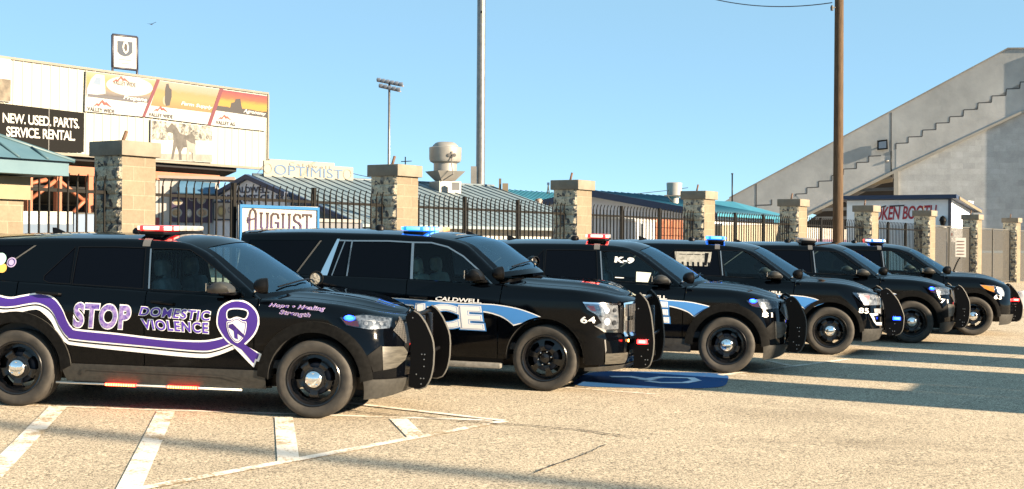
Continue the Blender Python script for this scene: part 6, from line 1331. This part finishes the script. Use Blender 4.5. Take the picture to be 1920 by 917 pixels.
letters('town_lettering', c2, TAH, 'CALDWELL', [(-1.335, 1.012), (-.766, .998), (-.770, 1.046), (-1.325, 1.062)], WHITE_V, .006, None, .03, 0, .08, 1.0)
def big_letters(c, sh, word, quad):
    letters('big_lettering_outline', c, sh, word, quad, BLUE_V, .0062, None, .065, .03, 0, 1.02); letters('big_lettering', c, sh, word, quad, WHITE_V, .0080, None, .065, 0, 0, 1.02)
    letters('big_lettering_inline', c, sh, word, quad, BLUE_V, .0092, None, .065, -.028, 0, 1.02); letters('big_lettering_core', c, sh, word, quad, WHITE_V, .0102, None, .065, -.038, 0, 1.02)
big_letters(c2, TAH, 'POLICE', [(-2.62, .70), (-.715, .682), (-.765, .972), (-2.58, .985)])
letters('unit_number', c2, TAH, '64', [(.36, .815), (.555, .820), (.548, .893), (.352, .893)], WHITE_V, .005, None, .018, 0, 0, 1.1)
hl = KIND['tahoe']['headlight']; HLH = noisy('bright_lamp_housing', (.12, .13, .15), (.40, .42, .45), 20, .2, 0, None, .01, .6)
for sd in (1, -1):
    h = surf_object('headlight', [on_surface(TAH, TAH.body, [hl], .005, .04, .03)], HLH, c2, sides=(sd,))
    surf_object('lamp_chrome', [on_surface(TAH, TAH.body, [[(.39, 1.060), (.62, 1.052), (.89, 1.040), (.89, 1.02), (.62, 1.030), (.40, 1.042)]], .012, .04, .03)], CHROME, h, sides=(sd,))
    surf_object('lamp_chrome', [on_surface(TAH, TAH.body, [[(.528, .795), (.66, .745), (.87, .745), (.875, 1.0), (.93, 1.02), (.955, .655), (.90, .70), (.66, .715)]], .012, .04, .03)], CHROME, h, sides=(sd,))
    surf_object('marker_lens', [on_surface(TAH, TAH.body, [[(.44, 1.020), (.528, 1.017), (.556, .952), (.495, .962)]], .013, .04, .03)], PINK, h, sides=(sd,))
    for a, v, r_ in ((.69, .965, .034), (.70, .835, .04), (.80, .965, .025), (.80, .82, .03)): surf_object('lamp_element', [on_surface(TAH, TAH.body, [ellipse((a, v), r_*.9, r_, 16)], .014, None, None)], LED_W if a < .75 else HOUSING, h, sides=(sd,))
    surf_object('lamp_baffle', [on_surface(TAH, TAH.body, [[(.60, .91), (.84, .905), (.84, .885), (.61, .89)]], .014, None, None)], DARKLAMP, h, sides=(sd,))
    surf_object('lamp_cover', [on_surface(TAH, TAH.body, [hl], .022, .04, .03)], LENS, h, sides=(sd,))
    surf_object('grille_frame', [on_surface(TAH, TAH.body, [[(.93, 1.05), (1.30, 1.06), (1.30, 1.03), (.96, 1.025), (.975, .69), (1.30, .675), (1.30, .64), (.94, .645)]], .014, .05, .03)], CHROME, c2, sides=(sd,))
    surf_object('grille_bar', [on_surface(TAH, TAH.body, [[(.95, .885), (1.30, .885), (1.30, .835), (.955, .835)]], .016, .05, .03)], CHROME, c2, sides=(sd,))
    surf_object('side_reflector', [on_surface(TAH, TAH.body, [[(.985, .615), (1.015, .615), (1.012, .585), (.985, .585)]], .014, None, None)], LED_O, c2, sides=(sd,))
    surf_object('bumper_edge', [on_surface(TAH, TAH.body, [[(.655, .625), (.672, .628), (.690, .50), (.676, .47)]], .006, None, .03)], principled('edge_glint', (.25, .25, .25), .25, .6), c2, sides=(sd,))
    surf_object('arch_lip', [on_surface(TAH, TAH.body, [arch_pts(TAH, 0, .387, .485, .50, 20)+arch_pts(TAH, 0, .387, .463, .50, 20)[::-1]], .006, .06, .05)], PAINT, c2, sides=(sd,))
z_ = lambda x: float(TAH.over(np.array([x]), np.array([0.]))[0][2])
dome((-2.35, -.1, z_(-2.35)-.005), .065, .06).build('antenna_puck', BLACKP, c2); fin((-1.18, .10, z_(-1.18)-.004), .17, .06).build('antenna_fin', BLACKP, c2)
spotlight(c2, (-.56, -.95, 1.36), (.9, .40, .05)); spotlight(c2, (-.565, .88, 1.455), (.75, -.62, -.12))
for sd in (-1, 1): MB().tube([(-.66, .86*sd, 1.36), (-.60, .88*sd, 1.42)], .016, 6).build('spotlight_arm', CHROME, c2)
MB().box((-1.78, -.30, 1.30), (.08, .34, .40), Matrix.Rotation(-.15, 3, 'Y'), 0, .04).build('safety_vest', noisy('vest_green', (.34, .42, .26), (.50, .54, .44), 10, .8), c2)

# --- third: K-9 car, number 81
push_bumper(c3, W_EX); light_bar(c3, A20, lit_cells=(0, 1), seq=('red', 'red', 'clear', 'clear', 'clear', 'red'))
sT = smooth_loop([(-2.6, .985), (-1.8, .980), (-1.3, .972), (-.937, .965), (-.838, .961), (-.541, .946), (-.364, .919), (-.242, .892)], 5, False); sB = smooth_loop([(-2.6, .915), (-1.8, .915), (-1.3, .91), (-.937, .905), (-.805, .895), (-.662, .868), (-.53, .822), (-.446, .760)], 5, False)
side_stripe(c3, A20, sT, sB)
letters('town_lettering', c3, A20, 'CALDWELL', [(-1.37, .987), (-.815, .978), (-.822, 1.026), (-1.36, 1.035)], WHITE_V, .006, None, .03, 0, .08)
big_letters(c3, A20, 'POLICE', [(-2.62, .665), (-.775, .655), (-.80, .948), (-2.58, .96)])
letters('unit_number', c3, A20, '81', [(.455, .775), (.640, .768), (.640, .832), (.470, .843)], WHITE_V, .006, None, .018, 0, 0, 1.1)
letters('window_lettering', c3, A20, 'K-9', [(-1.548, 1.450), (-1.285, 1.440), (-1.272, 1.522), (-1.54, 1.535)], WHITE_V, .002, A20.cabin, .05)
decal('window_paper', c3, A20, [[(-1.242, 1.335), (-1.242, 1.200), (-1.08, 1.196), (-1.038, 1.325)]], PAPER, .001, A20.cabin); decal('window_tag', c3, A20, [[(-1.53, 1.255), (-1.41, 1.252), (-1.41, 1.240), (-1.53, 1.243)]], WHITE_V, .002, A20.cabin)

# --- fourth: number 85, cage behind the rear glass
push_bumper(c4, W_EB, .50, (1.0, .62), (1.093, .586, LED_BC, LED_B)); light_bar(c4, B16, lit_cells=(0, 1, 2), seq=('blue', 'blue', 'blue', 'clear', 'clear', 'clear'), lit=LED_B, core=LED_BC)
decal('window_cage', c4, B16, [[(-2.478, 1.572), (-1.885, 1.575), (-1.90, 1.44), (-1.93, 1.345), (-2.45, 1.352)]], noisy('cage_alu', (.22, .215, .19), (.38, .37, .33), 18, .5), .002, B16.cabin)
for k in range(6): x = -2.36+k*.083; decal('cage_slot', c4, B16, [[(x, 1.41), (x+.03, 1.41), (x+.035, 1.345+.0*k), (x+.005, 1.345)]], BLACKP, .0045, B16.cabin, .3, .3)
for k in range(4): x = -2.40+k*.12; decal('cage_slot', c4, B16, [[(x, 1.535), (x+.10, 1.535), (x+.10, 1.525), (x, 1.525)]], BLACKP, .0045, B16.cabin, .3, .3)
decal('cage_slot', c4, B16, [[(-1.99, 1.56), (-1.93, 1.56), (-1.96, 1.36), (-2.0, 1.36)]], BLACKP, .0042, B16.cabin, .3, .3)
def b_lamps(c, hl, marker, house):
    led_headlight(c, B16, hl, None, None, ((.66, .90), (.75, .89)) if c is c4 else ((.36, .91), (.45, .87)), c is c6, house)
    for sd in (1, -1): surf_object('marker_lens', [on_surface(B16, B16.body, [marker], .012, .05, .03)], PINK if c is c4 else AMBER, c, sides=(sd,))
b_lamps(c4, KIND['explorer16']['headlight'], [(.47, .955), (.62, .94), (.56, .83), (.50, .85)], HLH)
for sd in (1, -1): surf_object('fog_bezel', [on_surface(B16, B16.body, [[(.595, .671), (.80, .666), (.80, .640), (.68, .635), (.74, .53), (.95, .52), (.95, .47), (.76, .484), (.69, .54)]], .012, .05, .03)], noisy('fog_bezel_silver', (.55, .57, .60), (.66, .68, .70), 8, .3, 0, None, .01, .3), c4, sides=(sd,))
decal('bumper_plate', c4, B16, [[(.70, .745), (.90, .74), (.90, .66), (.71, .68)]], noisy('grey_inlay', (.14, .15, .17), (.2, .21, .23), 9, .4), .010)
sT4 = smooth_loop([(-2.6, .95), (-1.5, .945), (-.904, .93), (-.497, .915), (-.32, .893), (-.2, .86), (-.105, .818)], 5, False); sB4 = smooth_loop([(-2.6, .87), (-1.5, .865), (-.904, .86), (-.60, .83), (-.47, .77), (-.385, .705)], 5, False); side_stripe(c4, B16, sT4, sB4)
letters('town_lettering', c4, B16, 'CALDWELL', [(-1.30, .955), (-.765, .945), (-.77, .985), (-1.29, .995)], WHITE_V, .006, None, .03, 0, .08); big_letters(c4, B16, 'POLICE', [(-2.62, .64), (-.80, .63), (-.82, .92), (-2.58, .93)])
letters('unit_number', c4, B16, '85', [(.400, .680), (.585, .673), (.585, .752), (.415, .762)], WHITE_V, .006, None, .018, 0, 0, 1.1)

# --- fifth: number 71
push_bumper(c5, W_EX); light_bar(c5, A20, lit_cells=(), seq=('clear', 'clear', 'clear', 'clear', 'clear', 'clear'), lit=BLACKP); side_stripe(c5, A20, [(a-.03, b-.03) for a, b in sT], [(a-.03, b-.03) for a, b in sB])
letters('unit_number', c5, A20, '71', [(.478, .737), (.690, .728), (.690, .795), (.510, .808)], WHITE_V, .006, None, .018, 0, 0, 1.1)
# --- sixth
push_bumper(c6, [(a-.165, b-.04) for a, b in W_EB], .50, (.96, .60), (.905, .707, LED_RC, LED_R)); light_bar(c6, B16, lit_cells=(0, 1, 2), seq=('blue', 'blue', 'clear', 'clear', 'red', 'red'), lit=LED_B, core=LED_W)
b_lamps(c6, [(.099, 1.0), (.17, .93), (.264, .884), (.40, .83), (.584, .775), (.60, .85), (.56, .945), (.35, .985)], [(.11, .995), (.18, .93), (.264, .89), (.363, .86), (.37, .97)], HLH)
letters('unit_number', c6, B16, '63', [(.345, .727), (.520, .722), (.520, .805), (.365, .815)], WHITE_V, .006, None, .018, 0, 0, 1.1)
for c, sh in ((c4, B16), (c6, B16)):
    roof_kit(c, sh, -2.2, (-3.0,)); spotlight(c, (-.51, -.98, 1.265), (.92, .36, .02)); spotlight(c, (-.49, .88, 1.28), (.9, .1, .10))
    for sd in (-1, 1): MB().tube([(-.64, .90*sd, 1.19), (-.58, .93*sd, 1.235)], .016, 6).build('spotlight_arm', CHROME, c)
